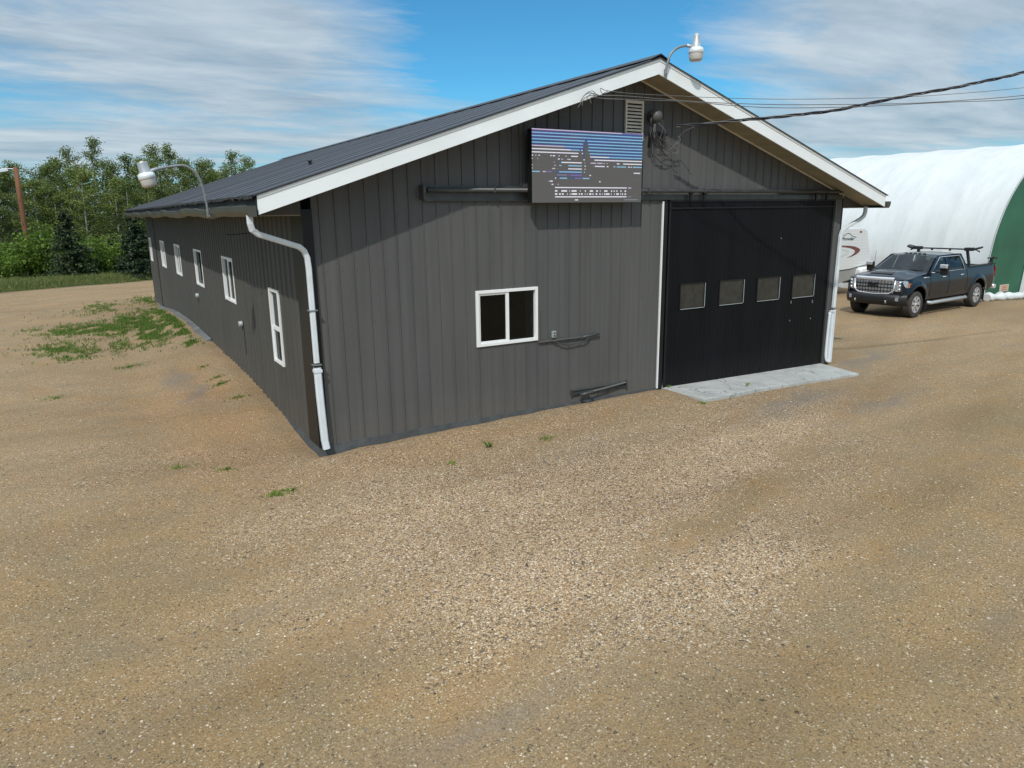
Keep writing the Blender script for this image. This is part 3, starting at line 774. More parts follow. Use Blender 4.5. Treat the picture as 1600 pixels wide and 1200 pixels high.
va = nt.nodes.new('ShaderNodeVectorMath'); va.operation = 'MULTIPLY_ADD'; L(nt, wn.outputs['Color'], va.inputs[0]); va.inputs[1].default_value = (.35,)*3; L(nt, tc.outputs['Object'], va.inputs[2]); L(nt, va.outputs[0], vn.inputs['Vector'])
cr = ramp(nt, vn.outputs['Distance'], [(.0, (.35, .33, .3)), (.007, (1, 1, 1))])
pit = ramp(nt, noise_(nt, tc.outputs['Object'], 45, 3), [(.28, (.7, .67, .62)), (.42, (1, 1, 1))])
L(nt, mixc(nt, 1., mixc(nt, 1., r.outputs[0], cr.outputs[0], 'MULTIPLY'), pit.outputs[0], 'MULTIPLY'), b.inputs['Base Color']); b.inputs['Roughness'].default_value = .9
M['apron'] = m
mb = MB(); er = random.Random(9)


def slab(pts, zt_):
    mb.prism([(x, y, zt_(x)) for x, y in pts], (0, 0, -.2))


zs = lambda x: .125-.085*(x-6.8)/4.9
slab([(6.81, .12), (8.29, .12), (8.31, -.3), (8.30, -1.06), (7.9, -1.10), (7.3, -1.13), (6.84, -1.12), (6.82, -.5)], zs)
slab([(8.325, .12), (11.70, .12), (11.70, -.02), (11.62, -.4), (11.43, -1.18), (10.6, -1.13), (9.5, -1.10), (8.34, -1.06), (8.345, -.3)], zs)
ap = mb.build('concrete_apron', M['apron'], bevel=.01); tag(ap, kind='structure')

# ------------------------------------------------------------------ LED screen on the gable
SX0, SX1, SZ0, SZ1, SY = 3.62, 5.90, 3.685, 4.825, -.30
SC = thing('led_screen', 'rectangular display screen with blue and white scan lines hung on the gable wall', 'screen', (SX0, SY, SZ0))
w_, h_ = SX1-SX0, SZ1-SZ0
mb = MB(); mb.box(0, w_, .006, .14, 0, h_); mb.build('cabinet', M['black_trim'], SC, bevel=.006)
mb = MB(); mb.box(.15, .3, .14, .296, .1, h_-.1); mb.box(w_-.3, w_-.15, .14, .296, .1, h_-.1); mb.box(.3, w_-.3, .14, .2, .5, .6); mb.build('mounting_rail', M['black_trim'], SC)
# picture as a lattice of coloured cells
NX, NZ = 200, 138
CYN, WHT, PNK, PUR, BLU, DIM = (.26, .55, .80), (.85, .85, .95), (.62, .52, .72), (.20, .15, .48), (.03, .10, .36), (.20, .22, .27)
rows = {0: [(0, .35, PUR), (.0, 1, PNK), (.8, 1, PUR)], 1: [(0, 1, CYN)], 2: [(0, 1, CYN)], 3: [(0, .455, CYN), (.475, 1, CYN)], 4: [(0, .44, CYN), (.485, 1, CYN)],
        5: [(0, .27, PNK), (.27, .44, CYN), (.49, 1, CYN)], 6: [(0, .33, WHT), (.33, .41, CYN), (.425, .437, WHT), (.485, 1, CYN)], 7: [(0, .40, WHT), (.428, .44, WHT), (.50, 1, CYN)],
        8: [(0, .008, WHT), (.03, .035, WHT), (.055, .065, WHT), (.155, .165, WHT), (.175, .195, WHT), (.225, .235, PNK), (.285, .295, PNK), (.335, .395, WHT), (.505, .68, WHT), (.68, 1, CYN)],
        9: [(0, .006, WHT), (.045, .052, PNK), (.22, .235, WHT), (.25, .26, PNK), (.27, .275, DIM), (.30, .33, PNK), (.37, .38, DIM), (.445, .455, WHT), (.545, 1, WHT)],
        10: [(.185, .19, PNK), (.23, .26, BLU), (.25, .43, WHT), (.455, .462, CYN), (.51, .56, PNK), (.57, .62, PNK), (.63, .64, PNK), (.66, .665, WHT), (.755, .78, WHT), (.815, 1, WHT)],
        11: [(0, .006, WHT), (.05, .056, DIM), (.19, .2, PNK), (.23, .25, CYN), (.31, .43, CYN), (.455, .463, WHT), (.535, .54, DIM), (.55, .64, WHT), (.66, .674, WHT), (.725, .74, PNK), (.755, .845, CYN), (.865, .88, WHT), (.89, .9, WHT), (.91, 1, CYN)],
        12: [(0, .006, WHT), (.17, .195, PNK), (.215, .222, DIM), (.31, .43, WHT), (.455, .463, PNK)], 13: [(0, .065, CYN), (.09, .115, PNK), (.12, .165, PUR), (.205, .31, BLU), (.23, .43, CYN), (.45, .462, CYN), (.92, .985, WHT)],
        14: [(.21, .30, DIM), (.31, .32, (.4, .1, .15)), (.33, .43, PUR), (.5, .515, WHT)], 15: [(.195, .207, WHT), (.235, .30, CYN), (.34, .355, BLU), (.37, .43, PUR), (.44, .5, CYN)],
        16: [(.14, .147, PNK), (.152, .175, WHT), (.59, .605, WHT)], 17: [(.165, .18, WHT), (.22, .225, WHT)],
        18: [(.195, .855, WHT), (.87, .90, PNK)], 21: [(.195, .855, WHT), (.87, .90, DIM)], 22: [(.37, .40, WHT), (.83, .97, DIM)]}
tr_ = random.Random(4)
t1 = [(.195, .215), (.25, .30), (.318, .324), (.342, .385), (.415, .422), (.46, .47), (.505, .535), (.565, .578), (.598, .604), (.64, .672), (.705, .715), (.732, .738), (.755, .765), (.795, .805), (.835, .852)]
t2 = [(.195, .215), (.23, .245), (.255, .27), (.30, .305), (.323, .329), (.342, .388), (.405, .415), (.425, .442), (.458, .464), (.48, .486), (.50, .52), (.528, .54), (.56, .575), (.595, .605), (.618, .625), (.64, .648), (.655, .69), (.705, .71), (.735, .742), (.757, .78), (.795, .80), (.812, .818), (.835, .85)]
rows[19] = [(a, b_, WHT) for a, b_ in t1]; rows[20] = [(a, b_, WHT) for a, b_ in t2]
mb = MB(); cols = []
for j in range(NZ):
    v = 1-(j+.5)/NZ; kk = int(v*23); ph = v*23-kk
    for i in range(NX):
        u = (i+.5)/NX
        c_ = (.088+.012*((i+j) % 2), .090, .085)
        skyl = 5.2 if u < .27 else (6.2 if u < .44 else 8.6)
        if v*23 < skyl and not (.455 < u < .475+.01*(v*23-4) and v*23 > 3.2): c_ = (.035+.04*(v < .12 and u < .4)+.012*math.sin(u*13+kk*2), .075, .21+.03*math.sin(u*9+kk))
        if .2 < u < .43 and 12.6 < v*23 < 15.4: c_ = (.07, .075, .13)
        if .05 <= ph < (.36 if kk not in (19, 20) else .5):
            for (a, b_, q) in rows.get(kk, []):
                if a <= u < b_: c_ = tuple(x*(.85+.3*tr_.random()) for x in q)
        cols.append(c_)
for j in range(NZ+1):
    for i in range(NX+1): mb.v.append((w_*i/NX, 0, h_*j/NZ))
for j in range(NZ):
    for i in range(NX): a = j*(NX+1)+i; mb.face((a, a+1, a+NX+2, a+NX+1))
m, nt, b = mat('led_face'); at = nt.nodes.new('ShaderNodeAttribute'); at.attribute_name = 'Col'
b.inputs['Base Color'].default_value = (.02, .02, .02, 1); b.inputs['Roughness'].default_value = .6
L(nt, at.outputs['Color'], b.inputs['Emission Color']); b.inputs['Emission Strength'].default_value = .84
pn = mb.build('display_panel', m, SC, recalc=False)
ca = pn.data.color_attributes.new('Col', 'FLOAT_COLOR', 'CORNER')
buf = []
for c_ in cols: buf += [*c_, 1.]*4
ca.data.foreach_set('color', buf)


# ------------------------------------------------------------------ yard lamps
def yard_lamp(root, arm, head, tilt, squat=False):
    mb = MB(); mb.tube(curve(arm, 6), .02, 10); mb.box(arm[0][0]-.028, arm[0][0]+.028, arm[0][1]-.01, arm[0][1]+.012, arm[0][2]-.06, arm[0][2]+.08)
    mb.build('arm', M['galv'], root, bevel=.004)
    H = Matrix.Translation(head) @ tilt @ Matrix.Scale(.9, 4)
    for nm, prof, mt in (('ballast_housing', [(0, .175), (.082, .175), (.085, .16), (.092, .02), (.10, 0)] if squat else [(0, .20), (.055, .20), (.058, .185), (.085, .02), (.10, 0)], 'alum'), ('photocell', [(0, .195+.05*(not squat)), (.03, .19+.05*(not squat)), (.034, .178+.02*(not squat))], 'vent_metal'),
                         ('reflector', [(.10, .0), (.135, -.02), (.142, -.10), (.135, -.105)], 'reflector'), ('lens', [(.132, -.105), (.125, -.2), (.10, -.24), (0, -.245)], 'lens')):
        mb = MB(); mb.lathe(prof, (0, 0, 0), seg=22); o = mb.build(nm, M[mt], root); o.matrix_local = H
    mb = MB(); mb.tube([Vector(arm[-1]), Vector(head)], .028, 8); mb.build('socket_arm', M['alum'], root)


r_ = thing('yard_lamp', 'white and grey gooseneck yard lamp bracketed to the peak of the white gable fascia', 'lamp', (6.06, -.62, 5.80), group=None)
yard_lamp(r_, [(0, -.02, -.05), (.02, -.03, .1), (.08, -.05, .27), (.2, -.08, .37), (.37, -.1, .42)], (.56, -.14, .40), Matrix.Identity(4))
r_ = thing('yard_lamp', 'gooseneck yard lamp leaning out over the left gutter, in front of the aspens', 'lamp', (-.88, 2.32, 3.60))
yard_lamp(r_, [(0, 0, -.02), (-.02, 0, .2), (-.05, 0, .42), (-.12, 0, .6), (-.27, 0, .71), (-.45, 0, .70), (-.66, 0, .66)], (-.84, 0, .60), Matrix.Rotation(math.radians(-12), 4, 'Y'), True)
mb = MB(); mb.tube(curve([(0, 0, -.06), (.02, .02, -.2), (.1, .02, -.32), (.3, .0, -.36), (.6, .0, -.34)]), .007, 6); mb.build('supply_cord', M['cable'], r_)

# ------------------------------------------------------------------ wall brackets with hooks
r_ = thing('hitch_bar', 'dark grey steel bar with ring end bolted low on the front wall', 'wall bracket', (4.62, -.02, .27))
mb = MB(); mb.box(0, 1.25, -.03, 0, .02, .035); mb.box(0, 1.25, -.03, 0, .085, .10); mb.box(0, 1.25, -.010, 0, .036, .084); mb.box(1.25, 1.27, -.05, 0, .0, .13); mb.box(-.015, .0, -.04, 0, .0, .11); mb.build('rail', M['track'], r_, bevel=.003)
mb = MB(); ring = [(.25+.12*math.cos(t*PI/8), -.12-.07*math.sin(t*PI/8)*1., .035+.03*math.sin(t*PI/8+.4)) for t in range(17)]; mb.tube(ring, .026, 10, cap=False); mb.build('ring', M['track'], r_)
mb = MB(); mb.beam((.37, -.10, .05), (1.24, -.045, .10), .022, .02); mb.build('rod', M['galv'], r_)
r_ = thing('wall_lever', 'thin grey iron lever with a hanging chain on the front wall under the small outlet', 'wall bracket', (3.93, -.02, 1.33))
mb = MB(); mb.box(-.03, .9, -.03, 0, 0, .018); mb.box(-.02, .0, -.02, 0, .02, .6); mb.build('bar', M['siding'], r_)
mb = MB(); mb.tube([(.9, -.03, .01), (1.28, -.03, .025)], .02, 8); mb.lathe([(0, .03), (.018, .03), (.018, 0)], (1.18, -.03, .035), seg=8); mb.build('handle', M['track'], r_)
mb = MB(); mb.tube(curve([(.27, -.03, .0), (.45, -.04, -.07), (.6, -.04, -.10), (.75, -.04, -.085), (.95, -.04, -.07), (1.08, -.03, .0)]), .011, 6); mb.build('chain', M['track'], r_)

# ------------------------------------------------------------------ service mast, cable tangle, overhead lines
r_ = thing('service_mast', 'round service head and conduit with loops of cable on the gable right of the vent', 'electrical fitting', (6.33, -.03, 5.13))
mb = MB(); mb.lathe([(0, -.22), (.06, -.215), (.105, -.16), (.115, -.06), (.10, 0), (0, .01)], (0, 0, .03), 'y', 18); mb.build('service_head', M['tan_panel'], r_)
mb = MB(); mb.tube(curve([(-.1, -.1, .05), (-.14, -.14, -.08), (-.13, -.12, -.25), (-.1, -.06, -.5)]), .028, 8); mb.build('conduit', M['black_trim'], r_)
mb = MB(); mb.box(.02, .2, -.09, 0, -.32, -.22); mb.box(.12, .28, -.12, 0, -.29, -.25); mb.build('insulator', M['black_trim'], r_)
mb = MB()
for pts in ([(-.05, -.14, -.1), (-.08, -.18, -.3), (.05, -.16, -.45), (.3, -.12, -.52), (.5, -.14, -.66), (.62, -.16, -.7)], [(-.08, -.14, -.1), (-.14, -.2, -.34), (0, -.18, -.52), (.22, -.16, -.68), (.45, -.14, -.78), (.62, -.15, -.74)],
            [(-.1, -.14, -.2), (-.12, -.2, -.5), (.04, -.18, -.74), (.22, -.15, -.84), (.42, -.14, -.82)], [(-.02, -.2, -.08), (.12, -.26, -.3), (.14, -.2, -.5), (.3, -.15, -.58), (.48, -.14, -.62), (.68, -.16, -.62)],
            [(.38, -.14, -.78), (.48, -.2, -.64), (.6, -.25, -.5), (.56, -.22, -.38)], [(.52, -.14, -.66), (.6, -.2, -.78), (.56, -.18, -.84), (.44, -.14, -.78)], [(.7, -.5, -.19), (.62, -.3, -.3), (.58, -.2, -.5), (.5, -.14, -.7)],
            [(.1, -.2, .0), (.16, -.16, -.2), (.12, -.12, -.5)]):
    mb.tube(curve([(x*.78, y_, z_*.66-.04) for x, y_, z_ in pts]), .0075, 6)
mb.build('cable_loop', M['cable_grey'], r_)
mb = MB()
for pts in ([(-.12, -.1, -.05), (-.2, -.2, -.3), (-.06, -.2, -.56), (.16, -.16, -.74), (.32, -.12, -.86)], [(-.16, -.1, -.05), (-.22, -.2, -.4), (-.1, -.2, -.6), (.14, -.16, -.7)]):
    mb.tube(curve([(x*.85, y_, z_*.7-.04) for x, y_, z_ in pts]), .010, 6)
mb.build('cable_loop', M['cable'], r_)


def line(pts): return curve([survey(px, py, 1, y) for px, py, y in pts], 10)


ln = line([(1056, 197, -.55), (1100, 194, -.75), (1145, 189, -1.0), (1200, 184, -1.4), (1300, 173, -1.95), (1400, 153, -2.5), (1500, 135, -3.0), (1600, 113, -3.4), (1700, 88, -3.8), (1900, 30, -4.6)])
o = thing('service_cable', 'thick twisted black service cable running from the gable to the upper right', 'cable')
for q, (mt, rr_) in enumerate((('cable', .014), ('cable', .013), ('cable_grey', .009))):
    pts = []; s_ = 0
    dense = []
    for a, b_ in zip(ln, ln[1:]):
        for t in range(6): dense.append(a.lerp(b_, t/6))
    dense.append(ln[-1])
    for i, p in enumerate(dense):
        if i: s_ += (p-dense[i-1]).length
        th = s_*2*PI/1.05+q*2*PI/3; pts.append(p+Vector((.0, math.cos(th)*.017, math.sin(th)*.017)))
    mb = MB(); mb.tube(pts, rr_, 6); mb.build('strand', M[mt], o)
a_ = line([(930, 149, -.62), (975, 150, -.85), (1050, 156, -1.1), (1130, 161, -1.4), (1240, 163.5, -1.8), (1400, 162, -2.4), (1500, 157, -2.8), (1600, 149, -3.2), (1750, 132, -3.9)])
mb = MB(); mb.tube(a_, .006, 6); mb.tube([p+Vector((0, 0, -.032-.02*math.sin(i*.2))) for i, p in enumerate(a_)], .006, 6)
o = mb.build('overhead_wire', M['cable_grey']); tag(o, 'lower of the two thin wires strung from the left fascia to the right edge', 'wire')
a_ = line([(945, 141, -.62), (985, 146, -.9), (1060, 150, -1.1), (1130, 153, -1.4), (1240, 155, -1.8), (1400, 152, -2.4), (1500, 146, -2.8), (1600, 137, -3.2), (1750, 120, -3.9)])
mb = MB(); mb.tube(a_, .0045, 6); o = mb.build('overhead_wire', M['cable_grey']); tag(o, 'faintest and highest of the thin wires strung from the left fascia to the right edge', 'wire')
# frayed ends
mb = MB()
for pts in ([(945, 141), (938, 138), (941, 146), (950, 142)], [(930, 149), (922, 145), (912, 150), (908, 160), (903, 168)], [(930, 149), (920, 150), (912, 155), (909, 166)], [(932, 149), (926, 142), (915, 147), (907, 158)], [(930, 150), (922, 154), (924, 162)], [(935, 148), (925, 146), (918, 152), (916, 158)]):
    mb.tube(curve([survey(px, py, 1, -.63-.02*i) for i, (px, py) in enumerate(pts)], 5), .0055, 5)
tag(mb.build('frayed_wire_end', M['cable_grey']), 'tangle of frayed grey wire ends tied off on the left slope of the fascia', 'wire end')

# ------------------------------------------------------------------ arched fabric building
A = thing('fabric_arch_building', 'long white fabric arch building with a green end wall behind the pickup truck', 'building', (26.93, 4.06, 0))
half = [(.0, 0), (-.03, .6), (-.03, 1.3), (.03, 1.75), (.22, 2.51), (.60, 3.33), (1.10, 4.03), (1.75, 4.67), (2.6, 5.22), (3.6, 5.66), (4.8, 5.98), (6.0, 6.12), (6.9, 6.15)]
hp = [(p.x, p.z) for p in curve([(x, 0, z_) for x, z_ in half], 3)]
prof = hp+[(13.8-x, z_) for x, z_ in hp[::-1][1:]]
secs = []; y = 0; per = 1.85; NS = 10; LY = 33
i = 0
while y < LY:
    ph = (i % NS)/NS; sag = .055*math.sin(PI*ph)**.7 if ph > 0 else 0
    cx_, cz_ = 6.9, 1.5; ring = []
    for (x, z_) in prof:
        k = 1-sag/6*(1 if z_ > .3 else .3); ring.append((cx_+(x-cx_)*k, y, (z_-cz_)*k+cz_ if z_ > cz_ else z_))
    secs.append(ring); y += per/NS; i += 1
mb = MB(); mb.grid(secs, 0, True); mb.build('fabric_cover', M['tarp'], A, recalc=False)
mb = MB(); mb.poly([(x, .02, z_) for x, z_ in prof]); mb.build('end_wall', M['green_tarp'], A, recalc=False)
mb = MB(); mb.poly([(x, LY-.1, z_) for x, z_ in prof]); mb.build('end_wall', M['green_tarp'], A, recalc=False)
mb = MB(); mb.grid([[(6.9+(x-6.9)*k, yy, max(0, z_*k)) for x, z_ in prof] for k, yy in ((1.0, -.01), (1.002, -.03), (.996, -.032), (.995, .01))], 0, False); mb.build('edge_hem', M['tarp'], A, recalc=False)
mb = MB(); mb.prism([(2.66, -.06, 0.0), (3.05, -.06, 2.6), (3.2, -.06, 4.2), (10.6, -.06, 4.2), (11.1, -.06, 0)], (0, .05, 0)); mb.build('door_flap', M['tarp'], A)
# slumped ballast roll along the foot of the end wall
mb = MB(); er = random.Random(8); secs = []
for i in range(31):
    x = -.05+2.85*i/30; rr_ = .15+.03*math.sin(i*1.3)+er.uniform(-.03, .03); cy_ = -.17-.75*(x/2.8)+.03*math.sin(i*.8)
    secs.append([(x, cy_+rr_*1.1*math.cos(t*PI/8), max(.0, .12+rr_*math.sin(t*PI/8))) for t in range(17)])
mb.grid(secs, 0, True); mb.poly(secs[0][:-1]); mb.poly(secs[-1][:-1]); mb.build('hem_roll', M['tarp'], A)
sg = MB(); sg.box(1.10, 1.75, -.03, -.0, .25, .52); sgo = sg.build('sign_plate', M['sign_pale'], A); sgo['label'] = 'small pale sign with red marks'
mb = MB()
for k, (a, b_) in enumerate(((1.2, 1.64), (1.24, 1.6), (1.2, 1.66))): mb.box(a, b_, -.036, -.031, .45-k*.07, .475-k*.07)
mb.build('sign_mark', M['sign_red'], sgo)

# ------------------------------------------------------------------ travel trailer
ax = Vector((.93, -.37, 0)).normalized()
T_ = thing('travel_trailer', 'white travel trailer with maroon swoosh parked behind the black truck, nose to the right', 'trailer', (25.25, 7.75, 0), math.atan2(ax.y, ax.x))
pr = [(-7.2, 1.0), (-7.25, 2.55), (-7.1, 2.72), (-.42, 2.72), (-.28, 2.62), (-.02, 1.5), (0, 1.30), (-.9, 1.08), (-1.6, 1.0)]
mb = MB(); mb.prism([(x, 0, z_) for x, z_ in pr], (0, 2.4, 0)); mb.build('body', M['trailer_skin'], T_, bevel=.03)
mb = MB(); mb.prism([(-7.1, .05, .5), (-7.1, .05, .99), (-1.6, .05, .99), (-.9, .05, 1.07), (-.05, .05, 1.28), (-.35, .05, .95), (-.85, .05, .62), (-1.3, .05, .5)], (0, 2.2, 0)); mb.build('underbody', M['trailer_grey'], T_, bevel=.03)
mb = MB(); mb.beam((-.7, .7, .5), (.9, 1.15, .5), .06, .1); mb.beam((-.7, 1.7, .5), (.9, 1.25, .5), .06, .1); mb.tube([(.75, 1.2, .0), (.75, 1.2, .9)], .03, 8); mb.build('tow_hitch', M['blackplastic'], T_)
mb = MB(); mb.prism([(-.62, -.25, .82), (-.60, -.25, 1.05), (-.5, -.25, 1.14), (.0, -.25, 1.17), (.12, -.25, 1.08), (.14, -.25, .82)], (0, .9, 0)); mb.build('gas_bottle_cover', M['white'], T_, bevel=.04)
for x in (-3.2, -4.1):
    mb = MB(); mb.lathe([(0, -.02), (.16, -.02), (.18, .0), (.33, .0), (.35, .03), (.35, .2), (.1, .22)], (x, .02, .35), 'y', 22); mb.build('wheel', M['tyre'], T_)
mb = MB()
outer = curve([(-2.1, 0, 2.02), (-1.4, 0, 2.04), (-.85, 0, 2.0), (-.55, 0, 1.88), (-.6, 0, 1.74), (-.85, 0, 1.60), (-1.1, 0, 1.55)], 6)
inner = curve([(-2.1, 0, 1.97), (-1.4, 0, 1.98), (-1.0, 0, 1.93), (-.78, 0, 1.84), (-.78, 0, 1.74), (-.92, 0, 1.62), (-1.1, 0, 1.555)], 6)
for i in range(len(outer)-1): mb.quad(*[(p.x, -.008, p.z) for p in (outer[i], outer[i+1], inner[i+1], inner[i])])
mb.build('swoosh', M['decal_red'], T_)
mb = MB()
o2 = curve([(-2.1, 0, 1.90), (-1.5, 0, 1.92), (-1.1, 0, 1.86), (-1.0, 0, 1.78), (-1.15, 0, 1.65), (-1.5, 0, 1.55)], 6)
i2 = curve([(-2.1, 0, 1.86), (-1.5, 0, 1.87), (-1.2, 0, 1.83), (-1.12, 0, 1.77), (-1.25, 0, 1.67), (-1.5, 0, 1.57)], 6)
for i in range(len(o2)-1): mb.quad(*[(p.x, -.007, p.z) for p in (o2[i], o2[i+1], i2[i+1], i2[i])])
mb.build('swoosh', M['decal_grey'], T_)
RX = Matrix.Rotation(PI/2, 4, 'X')
text_mesh('lettering', 'Prowler', .17, M['decal_dark'], T_, Matrix.Translation((-1.13, -.008, 2.30)) @ RX, shear=.35, bold=.004)
mb = MB(); mb.tube(curve([(-1.6, -.006, 2.42), (-1.42, -.006, 2.47), (-1.3, -.006, 2.43), (-1.18, -.006, 2.52), (-1.05, -.006, 2.50), (-.95, -.006, 2.42), (-.75, -.006, 2.36)]), .010, 4); mb.build('logo', M['decal_dark'], T_)
mb = MB(); mb.box(-.62, -.52, -.02, 0, 2.55, 2.6); mb.build('marker_lamp', M['redlamp'], T_)

# ------------------------------------------------------------------ pickup truck (local: +X forward, +Y left)
TA = math.radians(184)
K = thing('pickup_truck', 'dark blue crew cab pickup truck with chrome grille parked in front of the arch building', 'pickup truck', (0, 0, 0), TA, scale=1.03)
FWX, RWX, WR = 5.50, 1.35, .41
fwd = Vector((math.cos(TA), math.sin(TA), 0)); lft = Vector((-fwd.y, fwd.x, 0))
mid = (Vector((20.59, 3.19, 0))+Vector((24.8, 3.34, 0)))/2       # between the two near contact patches
K.location = mid-fwd*((FWX+RWX)/2*1.03)-lft*(.86*1.03)


def zlow(x):
    base = .52
    for c_ in (FWX, RWX):
        if abs(x-c_) < .56: base = max(base, .43+math.sqrt(max(0, .56**2-(x-c_)**2))*1.0)
    if x > 5.95: base = max(base, .74)
    if x < .35: base = max(base, .62)
    return base


def zhigh(x): return lerp_table([(0.03, 1.40), (2.15, 1.43), (2.2, 1.37), (4.6, 1.36), (4.9, 1.35), (5.6, 1.30), (6.05, 1.22), (6.30, 1.12)], x)


def yside(x, z_):
    y = 1.0-.33*(z_-.92)**2
    for c_ in (FWX, RWX):                                          # wheel-arch flare
        rr_ = math.hypot(x-c_, z_-.43); y += .035*math.exp(-((rr_-.60)/.07)**2)
    y -= .13*smooth(5.75, 6.32, x)**1.5
    y -= .05*(1-smooth(0, .25, x))
    return y


X_ = [0.02+i*(6.30-.02)/126 for i in range(127)]
for sd in (1, -1):
    mb = MB(); mb.grid([[(x, sd*yside(x, zlow(x)+(zhigh(x)-zlow(x))*j/12), zlow(x)+(zhigh(x)-zlow(x))*j/12) for j in range(13)] for x in X_])
    mb.build('body_side', M['paint'], K)
# wheel wells & chassis
mb = MB(); mb.box(.3, 6.1, -.62, .62, .38, .9); mb.box(1.95, 4.75, -.93, .93, .5, 1.2); mb.box(.35, .75, -.9, .9, .6, 1.0); mb.box(5.95, 6.15, -.85, .85, .6, 1.05); mb.box(.78, 5.95, -.9, .9, .99, 1.15); mb.build('chassis', M['dark'], K)
# hood
P = []
for i in range(25):
    x = 4.75+(6.27-4.75)*i/24; row = []
    for j in range(21):
        t = -1+2*j/20; yy = t*(yside(x, zhigh(x))-.0); e = abs(t)
        z_ = zhigh(x)+.085*(1-e**3)-.02*smooth(5.9, 6.27, x)*(1-e**3)+.03*(1 if e < .45 else max(0, 1-(e-.45)/.12))*smooth(4.75, 5.2, x)
        row.append((x, yy, z_))
    P.append(row)
mb = MB(); mb.grid(P); mb.build('hood', M['paint'], K)
mb = MB(); mb.prism([(5.55, -.3, 1.385), (5.95, -.36, 1.345), (5.97, .36, 1.345), (5.55, .3, 1.385)], (0, 0, .03)); mb.build('hood_scoop', M['blackplastic'], K, bevel=.01)
# front fascia
fx = lambda y: 6.33-.14*(abs(y)/.9)**2.2
mb = MB(); mb.grid([[(fx(y)-.03*(z_ < .8), y, z_) for z_ in (.72, .85, 1.0, 1.15, 1.22)] for y in [-.88+1.76*i/22 for i in range(23)]]); mb.build('front_panel', M['paint'], K)
G = MB(); g0 = [(-.62+1.24*i/20) for i in range(21)]
G.grid([[(fx(y)+.02, y, z_) for z_ in (.76+.06*abs(y), .9, 1.05, 1.20)] for y in g0])
gr = G.build('grille', M['dark_chrome'], K)
mb = MB()
for zz in (.86, .97, 1.08): mb.grid([[(fx(y)+.035, y, zz-.014), (fx(y)+.045, y, zz), (fx(y)+.035, y, zz+.014)] for y in g0], 0, False)
for y in [-.55+.1*i for i in range(12)]: mb.beam((fx(y)+.03, y, .78), (fx(y)+.03, y, 1.18), .012, .012, (1, 0, 0))
mb.build('bars', M['blackplastic'], gr)
mb = MB(); mb.tube([(fx(.66)+.03, -.66, 1.20), (fx(.64)+.03, -.64, .88), (fx(.5)+.03, -.5, .78), (fx(0)+.03, 0, .745), (fx(.5)+.03, .5, .78), (fx(.64)+.03, .64, .88), (fx(.66)+.03, .66, 1.20)], .022, 8)
mb.grid([[(fx(y)+.03, y, 1.19), (fx(y)+.045, y, 1.235), (fx(y)+.0, y, 1.285)] for y in g0], 0, True); mb.build('surround', M['chrome'], gr)
RG = Matrix(((0, 0, 1), (1, 0, 0), (0, 1, 0))).to_4x4()
text_mesh('emblem', 'GMC', .16, M['blackplastic'], gr, Matrix.Translation((6.375, 0, 1.05)) @ RG, .012, bold=.006)
for sd in (1, -1):
    ys_ = [.67, .74, .81, .87]
    mb = MB(); mb.grid([[(fx(y)+.022, sd*y, .86), (fx(y)+.035, sd*y, .98), (fx(y)+.03, sd*y, 1.1), (fx(y)+.01, sd*y, 1.19)] for y in ys_]+[[(6.05, sd*.945, .93), (6.05, sd*.95, 1.0), (6.05, sd*.95, 1.1), (6.05, sd*.94, 1.17)]])
    hl = mb.build('headlight', M['headlamp'], K)
    mb = MB()
    for zz in (.92, 1.03, 1.13): mb.lathe([(0, .02), (.035, .01), (.04, 0)], (fx(.78)+.03, sd*.79, zz), 'x', 10)
    mb.build('projector', M['chrome'], hl)
    mb = MB(); mb.grid([[(6.05, sd*.955, .98), (6.05, sd*.955, 1.12)], [(5.93, sd*.985, .98), (5.93, sd*.975, 1.1)]], 0, False); mb.build('indicator', M['amber'], K)
    # fog lamp
    mb = MB(); mb.box(6.22, 6.31, min(sd*.70, sd*.80), max(sd*.70, sd*.80), .56, .67); mb.build('fog_lamp', M['headlamp'], K, bevel=.01)
# bumper
mb = MB(); ys_ = [-.99+1.98*i/30 for i in range(31)]
bx_ = lambda y: 6.42-.30*(abs(y)/1.0)**3
mb.grid([[(bx_(y)-.16, y, .40), (bx_(y)-.05, y, .44), (bx_(y), y, .56), (bx_(y), y, .68), (bx_(y)-.04, y, .755), (bx_(y)-.14, y, .765)] for y in ys_]); mb.build('bumper', M['blackplastic'], K)
mb = MB(); mb.box(6.37, 6.43, -.42, .42, .53, .62); mb.build('intake', M['dark'], K)
for sd in (1, -1):
    mb = MB(); mb.tube([(6.40, sd*.5, .50), (6.47, sd*.5, .5), (6.47, sd*.5, .56), (6.40, sd*.5, .56)], .014, 6); mb.build('tow_hook', M['chrome'], K)
# cab
def cabx(t): return None
belt = [(2.17, 1.36), (4.86, 1.36)]
roofl = [(2.36, 1.96), (3.95, 1.875)]
yb, yr = .945, .76
secs = []
for i in range(15):
    u = i/14; x = 2.36+(4.02-2.36)*u; row = []
    for j in range(15):
        t = -1+2*j/14; z_ = 1.93-.055*abs(t)**2.5-.03*(2*u-1)**4-.02*smooth(.85, 1, u); row.append((x, t*yr, z_))
    secs.append(row)
mb = MB(); mb.grid(secs)
cabm = mb.build('roof', M['paint'], K)
